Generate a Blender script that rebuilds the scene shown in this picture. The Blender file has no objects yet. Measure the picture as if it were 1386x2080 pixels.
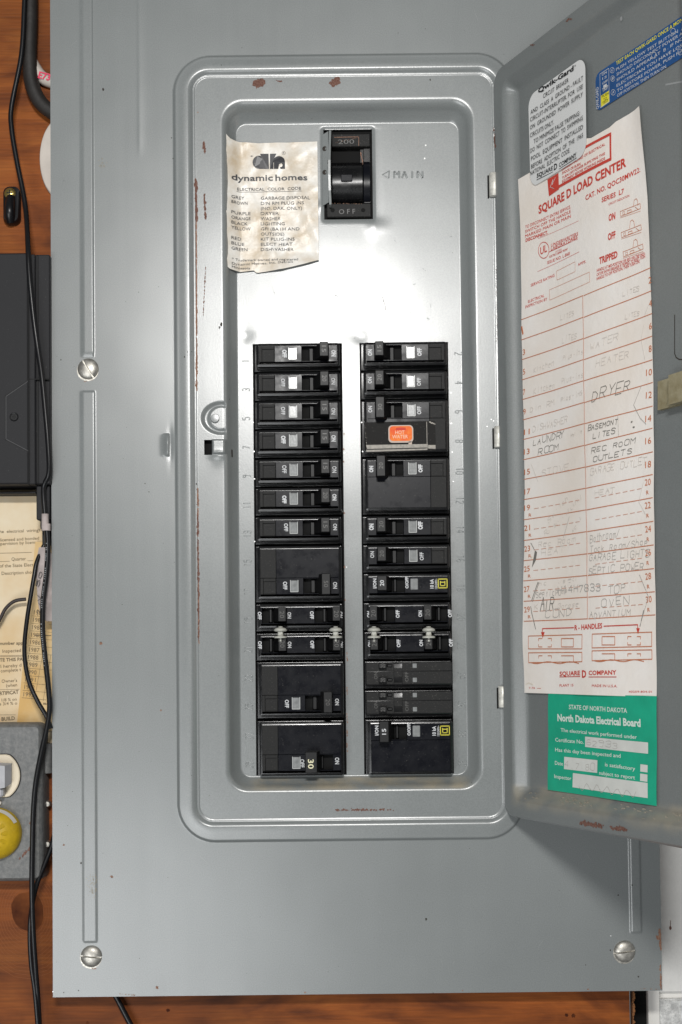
import bpy, math, random
import numpy as np
from math import sin, cos, pi, sqrt, radians
from mathutils import Matrix, Vector
random.seed(7)
S = bpy.context.scene
C = S.collection
# ---------------------------------------------------------------- units: 1 px = one photo pixel on the cover plane
U = 1.0/3070.0
F = 2080*50/36.0
D = F
PITCH, ROLL = 0.040, -0.011
VP = 1345-F*math.tan(PITCH)
UP = 700.0
# ---------------------------------------------------------------- camera
cam = bpy.data.cameras.new('camera'); co = bpy.data.objects.new('camera', cam); C.objects.link(co)
R3 = Matrix.Rotation(pi/2+PITCH, 3, 'X') @ Matrix.Rotation(ROLL, 3, 'Z')
co.matrix_world = Matrix.Translation((0, -D*U, 0)) @ R3.to_4x4()
cam.sensor_fit = 'VERTICAL'; cam.sensor_height = 36; cam.sensor_width = 24; cam.lens = 50
cam.shift_y = (VP-1040)/2080; cam.shift_x = (693-UP)/2080
cam.clip_start = 0.02; cam.clip_end = 50
S.camera = co
# ---------------------------------------------------------------- world + the fixture overhead
w = bpy.data.worlds.new("World"); S.world = w; w.use_nodes = True
bg = w.node_tree.nodes['Background']; bg.inputs[0].default_value = (0.93, 0.97, 1.0, 1); bg.inputs[1].default_value = 0.15
def lamp(name, loc, tgt, sx, sy, power, col):
    l = bpy.data.lights.new(name, 'AREA'); l.shape = 'RECTANGLE'; l.size = sx; l.size_y = sy
    l.energy = power; l.color = col
    o = bpy.data.objects.new(name, l); C.objects.link(o)
    o.location = Vector(loc)
    o.rotation_euler = (Vector(tgt)-Vector(loc)).to_track_quat('-Z', 'Y').to_euler()
    return o
lamp('ceiling_fixture_lamp', (-0.02, -1.38, 0.52), (0, 0, 0.05), 0.25, 0.09, 12.5, (1.0, 0.985, 0.96))
lamp('low_fill_light', (-0.62, -1.55, -0.62), (0, 0, -0.15), 1.0, 0.8, 12.5, (0.97, 0.99, 1.0))  # unseen soft fill added low down to brighten the lower cover
S.view_settings.view_transform = 'Standard'; S.view_settings.look = 'None'
S.view_settings.exposure = 0.0; S.view_settings.gamma = 1.0
S.render.film_transparent = False
# ---------------------------------------------------------------- surfaces that turn a photo pixel into a place
Rn = np.array(R3)
def W(u, v, p=0.0):
    d = Rn @ np.array([(u-UP)/F, -(v-VP)/F, -1.0]); t = (D-p)/d[1]
    return t*d[0], t*d[2]
AL = radians(23.75); HX, HP = 316.0, 12.0
SA, CA = sin(AL), cos(AL)
class Flat:
    def __init__(s, p, deform=None): s.p = p; s.deform = deform
    def to(s, u, v): return W(u, v, s.p)
    def pos(s, x, z, o=0.0):
        if s.deform: o += s.deform(x, z)
        return (x, s.p+o, z)
class Door:
    def __init__(s, off=0.0, deform=None): s.off = off; s.deform = deform
    def to(s, u, v):
        x, z = W(u, v, 0); c = np.array([0, -D]); a = np.array([x, 0.0]); dr = a-c
        n = np.array([-CA, -SA]); h = np.array([HX, -HP])+n*s.off
        k = ((h-c) @ n)/(dr @ n); P = c+dr*k
        return float((P-h) @ np.array([SA, -CA])), float(z*k)
    def pos(s, t, z, o=0.0):
        o += s.off
        if s.deform: o += s.deform(t, z)
        return (HX+t*SA-o*CA, HP+t*CA+o*SA, z)
# ---------------------------------------------------------------- object helpers
ORG = {}
def empty(name, label, cat, org, group=None):
    o = bpy.data.objects.new(name, None); C.objects.link(o); o.empty_display_size = .01
    o.location = (org[0]*U, -org[1]*U, org[2]*U); ORG[o.name] = org
    o['label'] = label; o['category'] = cat
    if group: o['group'] = group
    return o
def tag(o, label, cat, group=None):
    o['label'] = label; o['category'] = cat
    if group: o['group'] = group
    return o
def orgof(o):
    while o is not None:
        if o.name in ORG: return ORG[o.name]
        o = o.parent
    return (0, 0, 0)
class MB:
    def __init__(s): s.v = []; s.f = []; s.m = []
    def poly(s, pts, m=0):
        n = len(s.v); s.v += [tuple(p) for p in pts]; s.f.append(tuple(range(n, n+len(pts)))); s.m.append(m)
    def add(s, vs, fs, m=0):
        n = len(s.v); s.v += [tuple(p) for p in vs]; s.f += [tuple(i+n for i in f) for f in fs]; s.m += [m]*len(fs)
    def loft(s, loops, cap0=False, cap1=True, m=0):
        n = len(s.v); k = len(loops[0])
        for L in loops: s.v += [tuple(p) for p in L]
        for j in range(len(loops)-1):
            for i in range(k):
                a = n+j*k+i; b = n+j*k+(i+1) % k
                s.f.append((a, b, b+k, a+k)); s.m.append(m)
        if cap1: s.f.append(tuple(n+(len(loops)-1)*k+i for i in range(k))); s.m.append(m)
        if cap0: s.f.append(tuple(n+i for i in reversed(range(k)))); s.m.append(m)
    def build(s, name, mats, parent=None, smooth=False, angle=35, org=None):
        me = bpy.data.meshes.new(name)
        o0 = org if org is not None else (orgof(parent) if parent is not None else (0, 0, 0))
        a = np.array(s.v, float)-np.array(o0, float)
        a = np.stack([a[:, 0]*U, -a[:, 1]*U, a[:, 2]*U], 1)
        me.from_pydata(a.tolist(), [], s.f)
        if not isinstance(mats, (list, tuple)): mats = [mats]
        for q in mats: me.materials.append(q)
        if any(s.m): me.polygons.foreach_set('material_index', s.m)
        me.update()
        if smooth:
            me.polygons.foreach_set('use_smooth', [True]*len(me.polygons))
            try: me.set_sharp_from_angle(angle=radians(angle))
            except Exception: pass
        o = bpy.data.objects.new(name, me); C.objects.link(o)
        if any(k in name for k in ('print', 'text', 'rust', 'speck', 'notes', 'ruled', 'nick', 'grime', 'marks', 'amp_', 'moulded', 'tape_edge', 'splinter', 'entry', 'seam')) and parent is not None: o['kind'] = 'stuff'
        if parent is not None: o.parent = parent
        elif org is not None:
            o.location = (org[0]*U, -org[1]*U, org[2]*U); ORG[o.name] = org
        return o
def rr(x0, x1, z0, z1, r, n=5):
    """rounded rectangle outline (x, z)"""
    r = max(0.01, min(r, (x1-x0)/2-.01, (z1-z0)/2-.01)); P = []
    for cx, cz, a0 in ((x1-r, z1-r, 0), (x0+r, z1-r, 90), (x0+r, z0+r, 180), (x1-r, z0+r, 270)):
        for i in range(n+1):
            a = radians(a0+90*i/n); P.append((cx+r*cos(a), cz+r*sin(a)))
    return P
def stack(mb, x0, x1, z0, z1, r, levels, n=4, cap0=False, m=0, cap1=True):
    """levels: (p, inset)"""
    L = []
    for p, i in levels:
        L.append([(x, p, z) for x, z in rr(x0+i, x1-i, z0+i, z1-i, max(r-i, .3), n)])
    mb.loft(L, cap0, cap1, m)
def box(mb, x0, x1, z0, z1, p0, p1, b=0.6, m=0, r=None):
    if z0 > z1: z0, z1 = z1, z0
    if x0 > x1: x0, x1 = x1, x0
    b = min(b, (x1-x0)*.3, (z1-z0)*.3)
    stack(mb, x0, x1, z0, z1, r if r is not None else b, [(p0, 0), (p1-b, 0), (p1, b)], n=1 if r is None else 4, m=m)
def tube(mb, pts, rad, n=10, m=0, sub=4):
    P = [Vector(p) for p in pts]
    if sub > 1 and len(P) > 2:
        Q = []
        for i in range(len(P)-1):
            p0 = P[max(i-1, 0)]; p1 = P[i]; p2 = P[i+1]; p3 = P[min(i+2, len(P)-1)]
            for k in range(sub):
                t = k/sub
                Q.append(0.5*((2*p1)+(p2-p0)*t+(2*p0-5*p1+4*p2-p3)*t*t+(3*p1-p0-3*p2+p3)*t*t*t))
        Q.append(P[-1]); P = Q
    L = []; ref = Vector((0, 1, 0))
    for i, p in enumerate(P):
        d = (P[min(i+1, len(P)-1)]-P[max(i-1, 0)]).normalized()
        a = d.cross(ref)
        if a.length < .05: a = d.cross(Vector((1, 0, 0)))
        a.normalize(); b = d.cross(a)
        rr_ = rad(i/(len(P)-1)) if callable(rad) else rad
        L.append([tuple(p+rr_*(cos(2*pi*k/n)*a+sin(2*pi*k/n)*b)) for k in range(n)])
    mb.loft(L, True, True, m)
def lathe(mb, cx, cp, cz, prof, axis='p', n=24, m=0):
    """prof: (radius, height along axis)"""
    L = []
    for r, h in prof:
        if axis == 'p': L.append([(cx+r*cos(2*pi*k/n), cp+h, cz+r*sin(2*pi*k/n)) for k in range(n)])
        else: L.append([(cx+r*cos(2*pi*k/n), cp-r*sin(2*pi*k/n), cz+h) for k in range(n)])
    mb.loft(L, True, True, m)
# ---------------------------------------------------------------- materials
def mat(name, col, rough=.5, metal=0., spec=.5, bump=0., bscale=800., var=0., vscale=60., col2=None, speck=0., speckcol=(.25, .24, .22), speckscale=900., coat=0., rvar=0.):
    m = bpy.data.materials.new(name); m.use_nodes = True
    nt = m.node_tree; N = nt.nodes; K = nt.links; B = N['Principled BSDF']
    B.inputs['Base Color'].default_value = (*col, 1); B.inputs['Roughness'].default_value = rough
    B.inputs['Metallic'].default_value = metal; B.inputs['Specular IOR Level'].default_value = spec
    B.inputs['Coat Weight'].default_value = coat
    tc = N.new('ShaderNodeTexCoord')
    def noise(sc, det=4, rough_=.6):
        n = N.new('ShaderNodeTexNoise'); n.inputs['Scale'].default_value = sc; n.inputs['Detail'].default_value = det
        n.inputs['Roughness'].default_value = rough_; K.new(tc.outputs['Object'], n.inputs['Vector']); return n
    out = None
    if var > 0 or col2:
        n = noise(vscale); mx = N.new('ShaderNodeMix'); mx.data_type = 'RGBA'
        c2 = col2 if col2 else tuple(c*(1-var) for c in col)
        mr = N.new('ShaderNodeMapRange'); mr.inputs[1].default_value = .35; mr.inputs[2].default_value = .65
        K.new(n.outputs['Fac'], mr.inputs[0]); K.new(mr.outputs[0], mx.inputs[0])
        mx.inputs[6].default_value = (*col, 1); mx.inputs[7].default_value = (*c2, 1)
        out = mx.outputs[2]
    if speck > 0:
        n = noise(speckscale, 3, .7); mr = N.new('ShaderNodeMapRange'); mr.inputs[1].default_value = 1-speck; mr.inputs[2].default_value = 1-speck+.08
        K.new(n.outputs['Fac'], mr.inputs[0])
        mx = N.new('ShaderNodeMix'); mx.data_type = 'RGBA'
        if out: K.new(out, mx.inputs[6])
        else: mx.inputs[6].default_value = (*col, 1)
        mx.inputs[7].default_value = (*speckcol, 1); K.new(mr.outputs[0], mx.inputs[0]); out = mx.outputs[2]
    if out: K.new(out, B.inputs['Base Color'])
    if rvar > 0:
        n = noise(vscale*2.3); mr = N.new('ShaderNodeMapRange'); mr.inputs[1].default_value = .3; mr.inputs[2].default_value = .7
        mr.inputs[3].default_value = rough-rvar; mr.inputs[4].default_value = rough+rvar
        K.new(n.outputs['Fac'], mr.inputs[0]); K.new(mr.outputs[0], B.inputs['Roughness'])
    if bump > 0:
        n = noise(bscale, 3); bp = N.new('ShaderNodeBump'); bp.inputs['Strength'].default_value = 1.0; bp.inputs['Distance'].default_value = bump
        K.new(n.outputs['Fac'], bp.inputs['Height']); K.new(bp.outputs[0], B.inputs['Normal'])
    return m
def paint(name, col):
    """grey semi-gloss enamel on pressed steel"""
    m = mat(name, col, rough=.30, spec=1.0, var=.10, vscale=9)
    nt = m.node_tree; N = nt.nodes; K = nt.links; B = N['Principled BSDF']
    tc = [n for n in N if n.type == 'TEX_COORD'][0]
    base = B.inputs['Base Color'].links[0].from_socket
    n = N.new('ShaderNodeTexNoise'); n.inputs['Scale'].default_value = 1400; n.inputs['Detail'].default_value = 2
    K.new(tc.outputs['Object'], n.inputs['Vector'])
    n2 = N.new('ShaderNodeTexNoise'); n2.inputs['Scale'].default_value = 240; n2.inputs['Detail'].default_value = 5; n2.inputs['Roughness'].default_value = .8
    K.new(tc.outputs['Object'], n2.inputs['Vector'])
    # grime specks
    mr = N.new('ShaderNodeMapRange'); mr.inputs[1].default_value = .735; mr.inputs[2].default_value = .80
    K.new(n2.outputs['Fac'], mr.inputs[0])
    mx = N.new('ShaderNodeMix'); mx.data_type = 'RGBA'; mx.inputs[7].default_value = (.06, .045, .035, 1)
    K.new(mr.outputs[0], mx.inputs[0]); K.new(base, mx.inputs[6])
    # fine mottling
    h = N.new('ShaderNodeHueSaturation'); mr2 = N.new('ShaderNodeMapRange'); mr2.inputs[1].default_value = .3; mr2.inputs[2].default_value = .7
    mr2.inputs[3].default_value = .90; mr2.inputs[4].default_value = 1.10
    K.new(n.outputs['Fac'], mr2.inputs[0]); K.new(mr2.outputs[0], h.inputs['Value']); K.new(mx.outputs[2], h.inputs['Color'])
    K.new(h.outputs[0], B.inputs['Base Color'])
    # streaky roughness (rubbed enamel) + orange peel + slight pressing waves
    mp = N.new('ShaderNodeMapping'); mp.inputs['Scale'].default_value = (160, 20, 4); K.new(tc.outputs['Object'], mp.inputs[0])
    n3 = N.new('ShaderNodeTexNoise'); n3.inputs['Scale'].default_value = 1.0; n3.inputs['Detail'].default_value = 5; K.new(mp.outputs[0], n3.inputs['Vector'])
    mr3 = N.new('ShaderNodeMapRange'); mr3.inputs[1].default_value = .3; mr3.inputs[2].default_value = .7; mr3.inputs[3].default_value = .278; mr3.inputs[4].default_value = .296
    K.new(n3.outputs['Fac'], mr3.inputs[0]); K.new(mr3.outputs[0], B.inputs['Roughness'])
    b1 = N.new('ShaderNodeBump'); b1.inputs['Distance'].default_value = .000024; b1.inputs['Strength'].default_value = 1
    K.new(n.outputs['Fac'], b1.inputs['Height'])
    n4 = N.new('ShaderNodeTexNoise'); n4.inputs['Scale'].default_value = 17; n4.inputs['Detail'].default_value = 1; K.new(tc.outputs['Object'], n4.inputs['Vector'])
    b2 = N.new('ShaderNodeBump'); b2.inputs['Distance'].default_value = .00035; b2.inputs['Strength'].default_value = 1
    K.new(n4.outputs['Fac'], b2.inputs['Height']); K.new(b1.outputs[0], b2.inputs['Normal']); K.new(b2.outputs[0], B.inputs['Normal'])
    return m
def wood_mat():
    m = bpy.data.materials.new('stained_plywood'); m.use_nodes = True
    nt = m.node_tree; N = nt.nodes; K = nt.links; B = N['Principled BSDF']
    tc = N.new('ShaderNodeTexCoord')
    def noise(vec, sc, det=4, dist=0.):
        n = N.new('ShaderNodeTexNoise'); n.inputs['Scale'].default_value = sc; n.inputs['Detail'].default_value = det; n.inputs['Distortion'].default_value = dist
        K.new(vec, n.inputs['Vector']); return n
    mp = N.new('ShaderNodeMapping'); mp.inputs['Scale'].default_value = (4.5, 4, 15); K.new(tc.outputs['Object'], mp.inputs[0])
    g = noise(mp.outputs[0], 2.0, 7, 1.6)
    mp2 = N.new('ShaderNodeMapping'); mp2.inputs['Scale'].default_value = (22, 10, 420); K.new(tc.outputs['Object'], mp2.inputs[0])
    f = noise(mp2.outputs[0], 1.6, 4)
    big = noise(tc.outputs['Object'], 9, 3)
    cr = N.new('ShaderNodeValToRGB'); e = cr.color_ramp.elements
    e[0].position = .30; e[0].color = (.12, .028, .004, 1); e[1].position = .74; e[1].color = (.40, .122, .020, 1)
    x = e.new(.5); x.color = (.27, .070, .010, 1)
    K.new(g.outputs['Fac'], cr.inputs[0])
    h = N.new('ShaderNodeHueSaturation'); mr = N.new('ShaderNodeMapRange'); mr.inputs[1].default_value = .3; mr.inputs[2].default_value = .7; mr.inputs[3].default_value = .78; mr.inputs[4].default_value = 1.15
    K.new(f.outputs['Fac'], mr.inputs[0]); K.new(mr.outputs[0], h.inputs['Value']); K.new(cr.outputs[0], h.inputs['Color'])
    h2 = N.new('ShaderNodeHueSaturation'); mr2 = N.new('ShaderNodeMapRange'); mr2.inputs[1].default_value = .35; mr2.inputs[2].default_value = .65; mr2.inputs[3].default_value = .65; mr2.inputs[4].default_value = 1.15
    K.new(big.outputs['Fac'], mr2.inputs[0]); K.new(mr2.outputs[0], h2.inputs['Value']); K.new(h.outputs[0], h2.inputs['Color'])
    K.new(h2.outputs[0], B.inputs['Base Color']); B.inputs['Roughness'].default_value = .6; B.inputs['Specular IOR Level'].default_value = .25
    bp = N.new('ShaderNodeBump'); bp.inputs['Distance'].default_value = .0003; K.new(f.outputs['Fac'], bp.inputs['Height']); K.new(bp.outputs[0], B.inputs['Normal'])
    return m
M = {}
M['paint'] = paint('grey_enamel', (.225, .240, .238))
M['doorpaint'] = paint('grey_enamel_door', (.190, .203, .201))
M['plastic'] = mat('black_moulded_plastic', (.0045, .0045, .005), .28, spec=.36, bump=.00002, bscale=2500, speck=.36, speckcol=(.10, .095, .085), speckscale=1500, rvar=.08)
M['body'] = mat('glossy_black_case', (.0045, .0045, .005), .22, spec=.55, bump=.00001, bscale=2500, speck=.34, speckcol=(.07, .065, .06), speckscale=1500, rvar=.05)
M['handle'] = mat('dull_black_toggle', (.0055, .0055, .006), .46, spec=.34, speck=.34, speckcol=(.07, .065, .06), speckscale=1500)
M['matte'] = mat('black_textured_plastic', (.008, .008, .0078), .55, spec=.28, bump=.00006, bscale=3500, speck=.38, speckcol=(.11, .105, .095), speckscale=1300)
M['gloss'] = mat('black_gloss_label', (.0045, .005, .008), .30, spec=.17, speck=.33, speckcol=(.13, .125, .115), speckscale=1100, rvar=.08)
M['dark'] = mat('dark_interior_and_shade', (.004, .004, .004), .7, spec=.2)  # interiors, plus the painted shade at hinges and handle slots
M['white'] = mat('white_print', (.60, .61, .62), .5)
M['rate'] = mat('moulded_numeral', (.085, .083, .078), .4)
M['yellowprint'] = mat('yellow_print', (.62, .56, .04), .5)
M['cream_rate'] = mat('cream_numeral', (.80, .76, .50), .5)
M['lens'] = mat('clear_window', (.30, .31, .31), .16, var=.3, vscale=300, rvar=.05)
M['lens_edge'] = mat('clear_window_edge', (.52, .53, .52), .2)
M['tie'] = mat('grey_white_nylon', (.50, .50, .45), .45, var=.15, vscale=500)
M['rust'] = mat('rust', (.105, .040, .028), .85, bump=.0001, bscale=1500, col2=(.22, .12, .09), vscale=900)
M['rustbright'] = mat('rust_and_bare_steel', (.33, .19, .125), .6, bump=.0001, bscale=1500, col2=(.16, .06, .03), vscale=1100)
M['chipdark'] = mat('dark_paint_chip', (.035, .028, .022), .8)
M['chiplight'] = mat('bare_metal_nick', (.75, .75, .74), .35, metal=.3)
M['dust'] = mat('tan_dust', (.37, .335, .265), .95, bump=.0001, bscale=2500, var=.3, vscale=1500)
M['steel'] = mat('screw_steel', (.60, .575, .52), .42, metal=.8, bump=.00005, bscale=900, var=.45, vscale=260, rvar=.12)
M['steel2'] = mat('plated_spring_steel', (.80, .78, .71), .42, metal=.25, var=.35, vscale=350, rvar=.1, bump=.00003, bscale=600)
M['brassy'] = mat('dull_zinc_catch', (.46, .41, .27), .5, metal=.4, bump=.00003, bscale=900, col2=(.34, .29, .17), vscale=160, rvar=.1)
M['brass'] = mat('brass_screw', (.62, .46, .15), .3, metal=1.)
M['wood'] = wood_mat()
M['woodend'] = mat('splintered_edge', (.22, .09, .03), .9, bump=.001, bscale=200)
M['wall'] = mat('white_painted_block', (.80, .79, .76), .75, bump=.0006, bscale=260, var=.10, vscale=25)
M['wall2'] = mat('rough_white_block', (.80, .80, .78), .9, bump=.002, bscale=330, col2=(.45, .45, .44), vscale=210)
M['trim'] = mat('white_trim', (.80, .78, .74), .6)
M['cable'] = mat('black_cable', (.006, .006, .007), .33, spec=.4)
M['cable2'] = mat('dusty_black_hose', (.024, .021, .019), .6, var=.4, vscale=90, bump=.0002, bscale=300)
M['cable3'] = mat('brown_grey_wire', (.035, .026, .025), .5)
M['whitecable'] = mat('white_cable', (.62, .56, .50), .55, var=.15, vscale=60)
M['redprint'] = mat('red_cable_print', (.75, .05, .12), .6)
M['case'] = mat('charcoal_plastic_case', (.015, .015, .017), .62, spec=.35, bump=.00006, bscale=2500, speck=.35, speckcol=(.09, .09, .09), speckscale=1200)
M['seam'] = mat('case_seam', (.006, .006, .006), .7)
M['form'] = mat('yellowed_form_paper', (.78, .67, .49), .85, col2=(.70, .52, .30), vscale=22, bump=.0003, bscale=40)
M['form2'] = mat('yellowed_card', (.76, .60, .36), .85, col2=(.66, .42, .16), vscale=28, bump=.0002, bscale=60)
M['ink'] = mat('faded_form_ink', (.20, .15, .09), .8)
M['masking'] = mat('grey_pink_masking_tape', (.50, .43, .41), .75, var=.3, vscale=120, bump=.0002, bscale=500)
M['cast'] = mat('cast_grey_box', (.15, .155, .155), .6, metal=.2, bump=.0004, bscale=600, col2=(.215, .215, .21), vscale=300, rvar=.1)
M['ivory'] = mat('ivory_receptacle', (.78, .68, .52), .4)
M['plug'] = mat('grey_white_plug', (.46, .46, .48), .45, var=.1, vscale=200)
M['yellow'] = mat('yellow_plug_rubber', (.60, .40, .012), .45, var=.2, vscale=150, bump=.0001, bscale=900)
M['labelwhite'] = mat('white_label_band', (.62, .60, .55), .6)
M['paper'] = mat('cream_directory_paper', (.92, .87, .82), .72, col2=(.86, .78, .70), vscale=16, bump=.0002, bscale=200)
M['red'] = mat('red_print', (.60, .055, .035), .7)
M['orange'] = mat('orange_red_rule', (.58, .17, .06), .7)
M['pencil'] = mat('faint_pencil', (.66, .61, .56), .8)
M['pencil2'] = mat('dark_pencil', (.19, .18, .16), .7)
M['pencil3'] = mat('mid_pencil', (.46, .44, .41), .7)
M['stickerwhite'] = mat('white_vinyl_sticker', (.74, .74, .73), .45)
M['black'] = mat('black_print', (.015, .015, .016), .5)
M['blue'] = mat('blue_sticker', (.012, .085, .27), .4, var=.2, vscale=120)
M['green'] = mat('green_certificate', (.010, .42, .25), .6, var=.15, vscale=60)
M['boxwhite'] = mat('white_form_field', (.70, .71, .67), .7, var=.1, vscale=80)
M['dynpaper'] = mat('stained_varnished_paper', (.90, .88, .83), .34, col2=(.60, .49, .35), vscale=42, bump=.0003, bscale=120)
M['hot'] = mat('orange_red_hot_sticker', (.80, .085, .03), .55, spec=.2, col2=(.88, .25, .04), vscale=160)
M['hotedge'] = mat('pale_sticker_edge', (.50, .40, .33), .5)
M['tape'] = mat('aged_clear_tape', (.015, .0145, .014), .5, spec=.08, speck=.36, speckcol=(.14, .13, .12), speckscale=900)
M['tapeedge'] = mat('yellowed_tape_edge', (.28, .255, .21), .4, var=.4, vscale=500)
# ---------------------------------------------------------------- lettering
_fc = {}
def glyphs(s, bold=0.0):
    key = (s, bold)
    if key in _fc: return _fc[key]
    cu = bpy.data.curves.new('t', 'FONT'); cu.body = s; cu.size = 1.0; cu.resolution_u = 2; cu.offset = bold; cu.fill_mode = 'FRONT'
    ob = bpy.data.objects.new('t', cu)
    me = ob.to_mesh()
    vs = np.array([v.co[:2] for v in me.vertices]) if len(me.vertices) else np.zeros((0, 2))
    fs = [tuple(p.vertices) for p in me.polygons]
    ob.to_mesh_clear(); bpy.data.objects.remove(ob); bpy.data.curves.remove(cu)
    _fc[key] = (vs, fs); return _fc[key]
_h = glyphs('H')[0]; CAPH = float(_h[:, 1].max()-_h[:, 1].min())
def text(mb, sf, s, a, b, h, bold=0.0, off=.6, m=0, fit=True, shear=0.0, worn=0.0):
    """baseline from photo pixel a towards b, capitals h photo pixels high; width fitted between a and b"""
    vs, fs = glyphs(s, bold)
    if not len(vs): return
    A = sf.to(*a); B = sf.to(*b)
    mid = ((a[0]+b[0])/2, (a[1]+b[1])/2)
    L = math.hypot(mid[0]-a[0], mid[1]-a[1])+1e-6
    # photo height -> surface height, measured across the baseline
    nx, ny = (b[1]-a[1]), -(b[0]-a[0]); q = math.hypot(nx, ny); nx, ny = nx/q, ny/q
    if abs(b[0]-a[0]) > 1.5*abs(b[1]-a[1]): nx, ny = 0, -1
    m0 = sf.to(*mid); m1 = sf.to(mid[0]+nx*h, mid[1]+ny*h)
    H = math.hypot(m1[0]-m0[0], m1[1]-m0[1])
    d = np.array([B[0]-A[0], B[1]-A[1]]); ln = float(np.hypot(*d)); d = d/ln; n = np.array([-d[1], d[0]])
    wd = vs[:, 0].max()-vs[:, 0].min()
    sy = H/CAPH; sx = ln/wd if fit else sy
    x0 = vs[:, 0].min()
    out = []
    for x, y in vs:
        X = (x-x0)*sx+y*sy*shear; Y = y*sy
        out.append(sf.pos(A[0]+d[0]*X+n[0]*Y, A[1]+d[1]*X+n[1]*Y, off))
    if worn > 0: fs = [f for f in fs if random.random() > worn]
    mb.add(out, fs, m)
def ribbon(mb, sf, pts, wd, off=.55, m=0, closed=False, local=False, seg=0):
    P = [np.array(p if local else sf.to(*p), float) for p in pts]
    if closed: P = P+[P[0]]
    for i in range(len(P)-1):
        a, b = P[i], P[i+1]; d = b-a; L = np.hypot(*d)
        if L < 1e-6: continue
        d /= L; n = np.array([-d[1], d[0]])*wd/2
        k = max(1, int(L/seg)) if seg else 1
        for j in range(k):
            p = a+(b-a)*j/k; q = a+(b-a)*(j+1)/k
            if j == 0: p = p-d*wd*.3
            if j == k-1: q = q+d*wd*.3
            mb.poly([sf.pos(*(p-n), off), sf.pos(*(q-n), off), sf.pos(*(q+n), off), sf.pos(*(p+n), off)], m)
def rect(mb, sf, pts, off=.4, m=0, n=1):
    """filled quad through 4 photo points, n x n cells"""
    P = [np.array(sf.to(*p)) for p in pts]
    g = []
    for j in range(n+1):
        for i in range(n+1):
            s, t = i/n, j/n
            q = (1-s)*(1-t)*P[0]+s*(1-t)*P[1]+s*t*P[2]+(1-s)*t*P[3]
            g.append(sf.pos(q[0], q[1], off))
    f = [(j*(n+1)+i, j*(n+1)+i+1, (j+1)*(n+1)+i+1, (j+1)*(n+1)+i) for j in range(n) for i in range(n)]
    mb.add(g, f, m)
SG = {'A': "002640 1333", 'B': "00063645443303 3342413000", 'C': "4536160501103041", 'D': "00062644422000", 'E': "46060040 0333", 'F': "460600 0333",
 'G': "45361605011030414323", 'H': "0006 4640 0343", 'I': "2026", 'J': "4641301001", 'K': "0006 460340", 'L': "060040", 'M': "0006234640", 'N': "00064046",
 'O': "160501103041453616", 'P': "00063645443303", 'Q': "160501103041453616 2240", 'R': "00063645443303 2340", 'S': "4536160504334241301001", 'T': "0646 2620",
 'U': "060110304146", 'V': "062046", 'W': "0610233046", 'X': "0046 0640", 'Y': "062346 2320", 'Z': "06460040", '0': "160501103041453616", '1': "152620",
 '2': "05163645440040", '3': "05163645443313 334241301001", '4': "3036 360242", '5': "460604344341301001", '6': "3616050110304142331302", '7': "064610",
 '8': "160504133342413010010213 3344453616", '9': "44341405063645301 0".replace(' ', ''), '-': "1333", '/': "0046", '.': "2021", 'a': "341403011030 3430", 'e': "0343341403011030",
 'i': "2024 2526", 't': "2620 1434", 'n': "0004 03143430", 's': "3414031232313000", 'l': "1610", 'r': "0004 021434", 'd': "3630 331403011030", 'h': "0006 03143330",
 'u': "04011030 3430", 'o': "1403011030333414", 'm': "0004 03142420 23344440", 'g': "3414031232 34301000", 'c': "341403011030", 'p': "0400 04343202", 'k': "0006 0234 1230",
 'b': "0006 04343000", 'w': "0410223034", 'y': "0412 3400", 'v': "041034"}
def hand(mb, sf, s, a, b, h, wd=1.0, jit=.25, m=0, off=.6, slant=.15, fade=0.0, local=False):
    A = np.array(a if local else sf.to(*a), float); B = np.array(b if local else sf.to(*b), float)
    if local: H = h
    else:
        m1 = sf.to(a[0], a[1]-h); H = math.hypot(m1[0]-A[0], m1[1]-A[1])
    d = B-A; L = np.hypot(*d); d /= L; n = np.array([-d[1], d[0]]); cw = L/len(s)
    for i, ch in enumerate(s):
        g = SG.get(ch)
        if not g: continue
        jx = random.uniform(-jit, jit)*cw*.3; jy = random.uniform(-jit, jit)*H*.3; js = 1+random.uniform(-jit, jit)*.4
        for st in g.split():
            pts = []
            for k in range(0, len(st)-1, 2):
                x = int(st[k])/4*cw*.72*js; y = int(st[k+1])/6*H*js
                x += random.uniform(-jit, jit)*cw*.09; y += random.uniform(-jit, jit)*H*.07
                x += y*slant
                q = A+d*(i*cw+jx+x)+n*(y+jy); pts.append(tuple(q))
            for k in range(len(pts)-1):
                if fade and random.random() < fade: continue
                ribbon(mb, sf, pts[k:k+2], wd, off, m, local=True)
def blob(mb, sf, u, v, ru, rv, off=.35, m=0, n=9, jag=.35, ang=0.):
    c = sf.to(u, v); k = c
    pts = []
    for i in range(n):
        a = 2*pi*i/n; r = 1+random.uniform(-jag, jag)
        x = ru*r*cos(a); y = rv*r*sin(a)
        pts.append(sf.pos(c[0]+x*cos(ang)-y*sin(ang), c[1]+x*sin(ang)+y*cos(ang), off))
    mb.poly(pts, m)
def chips(mb, sf, u0, v0, u1, v1, n, r0, r1, off=.35, m=0, asp=2.):
    for i in range(n):
        t = random.random()
        u = u0+(u1-u0)*t+random.gauss(0, 1)*r0*.5; v = v0+(v1-v0)*t+random.gauss(0, 1)*r0*.5
        r = random.uniform(r0, r1)
        blob(mb, sf, u, v, r*.6, r*asp*.6, off+random.uniform(0, .12), m, 8, .45)
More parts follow.
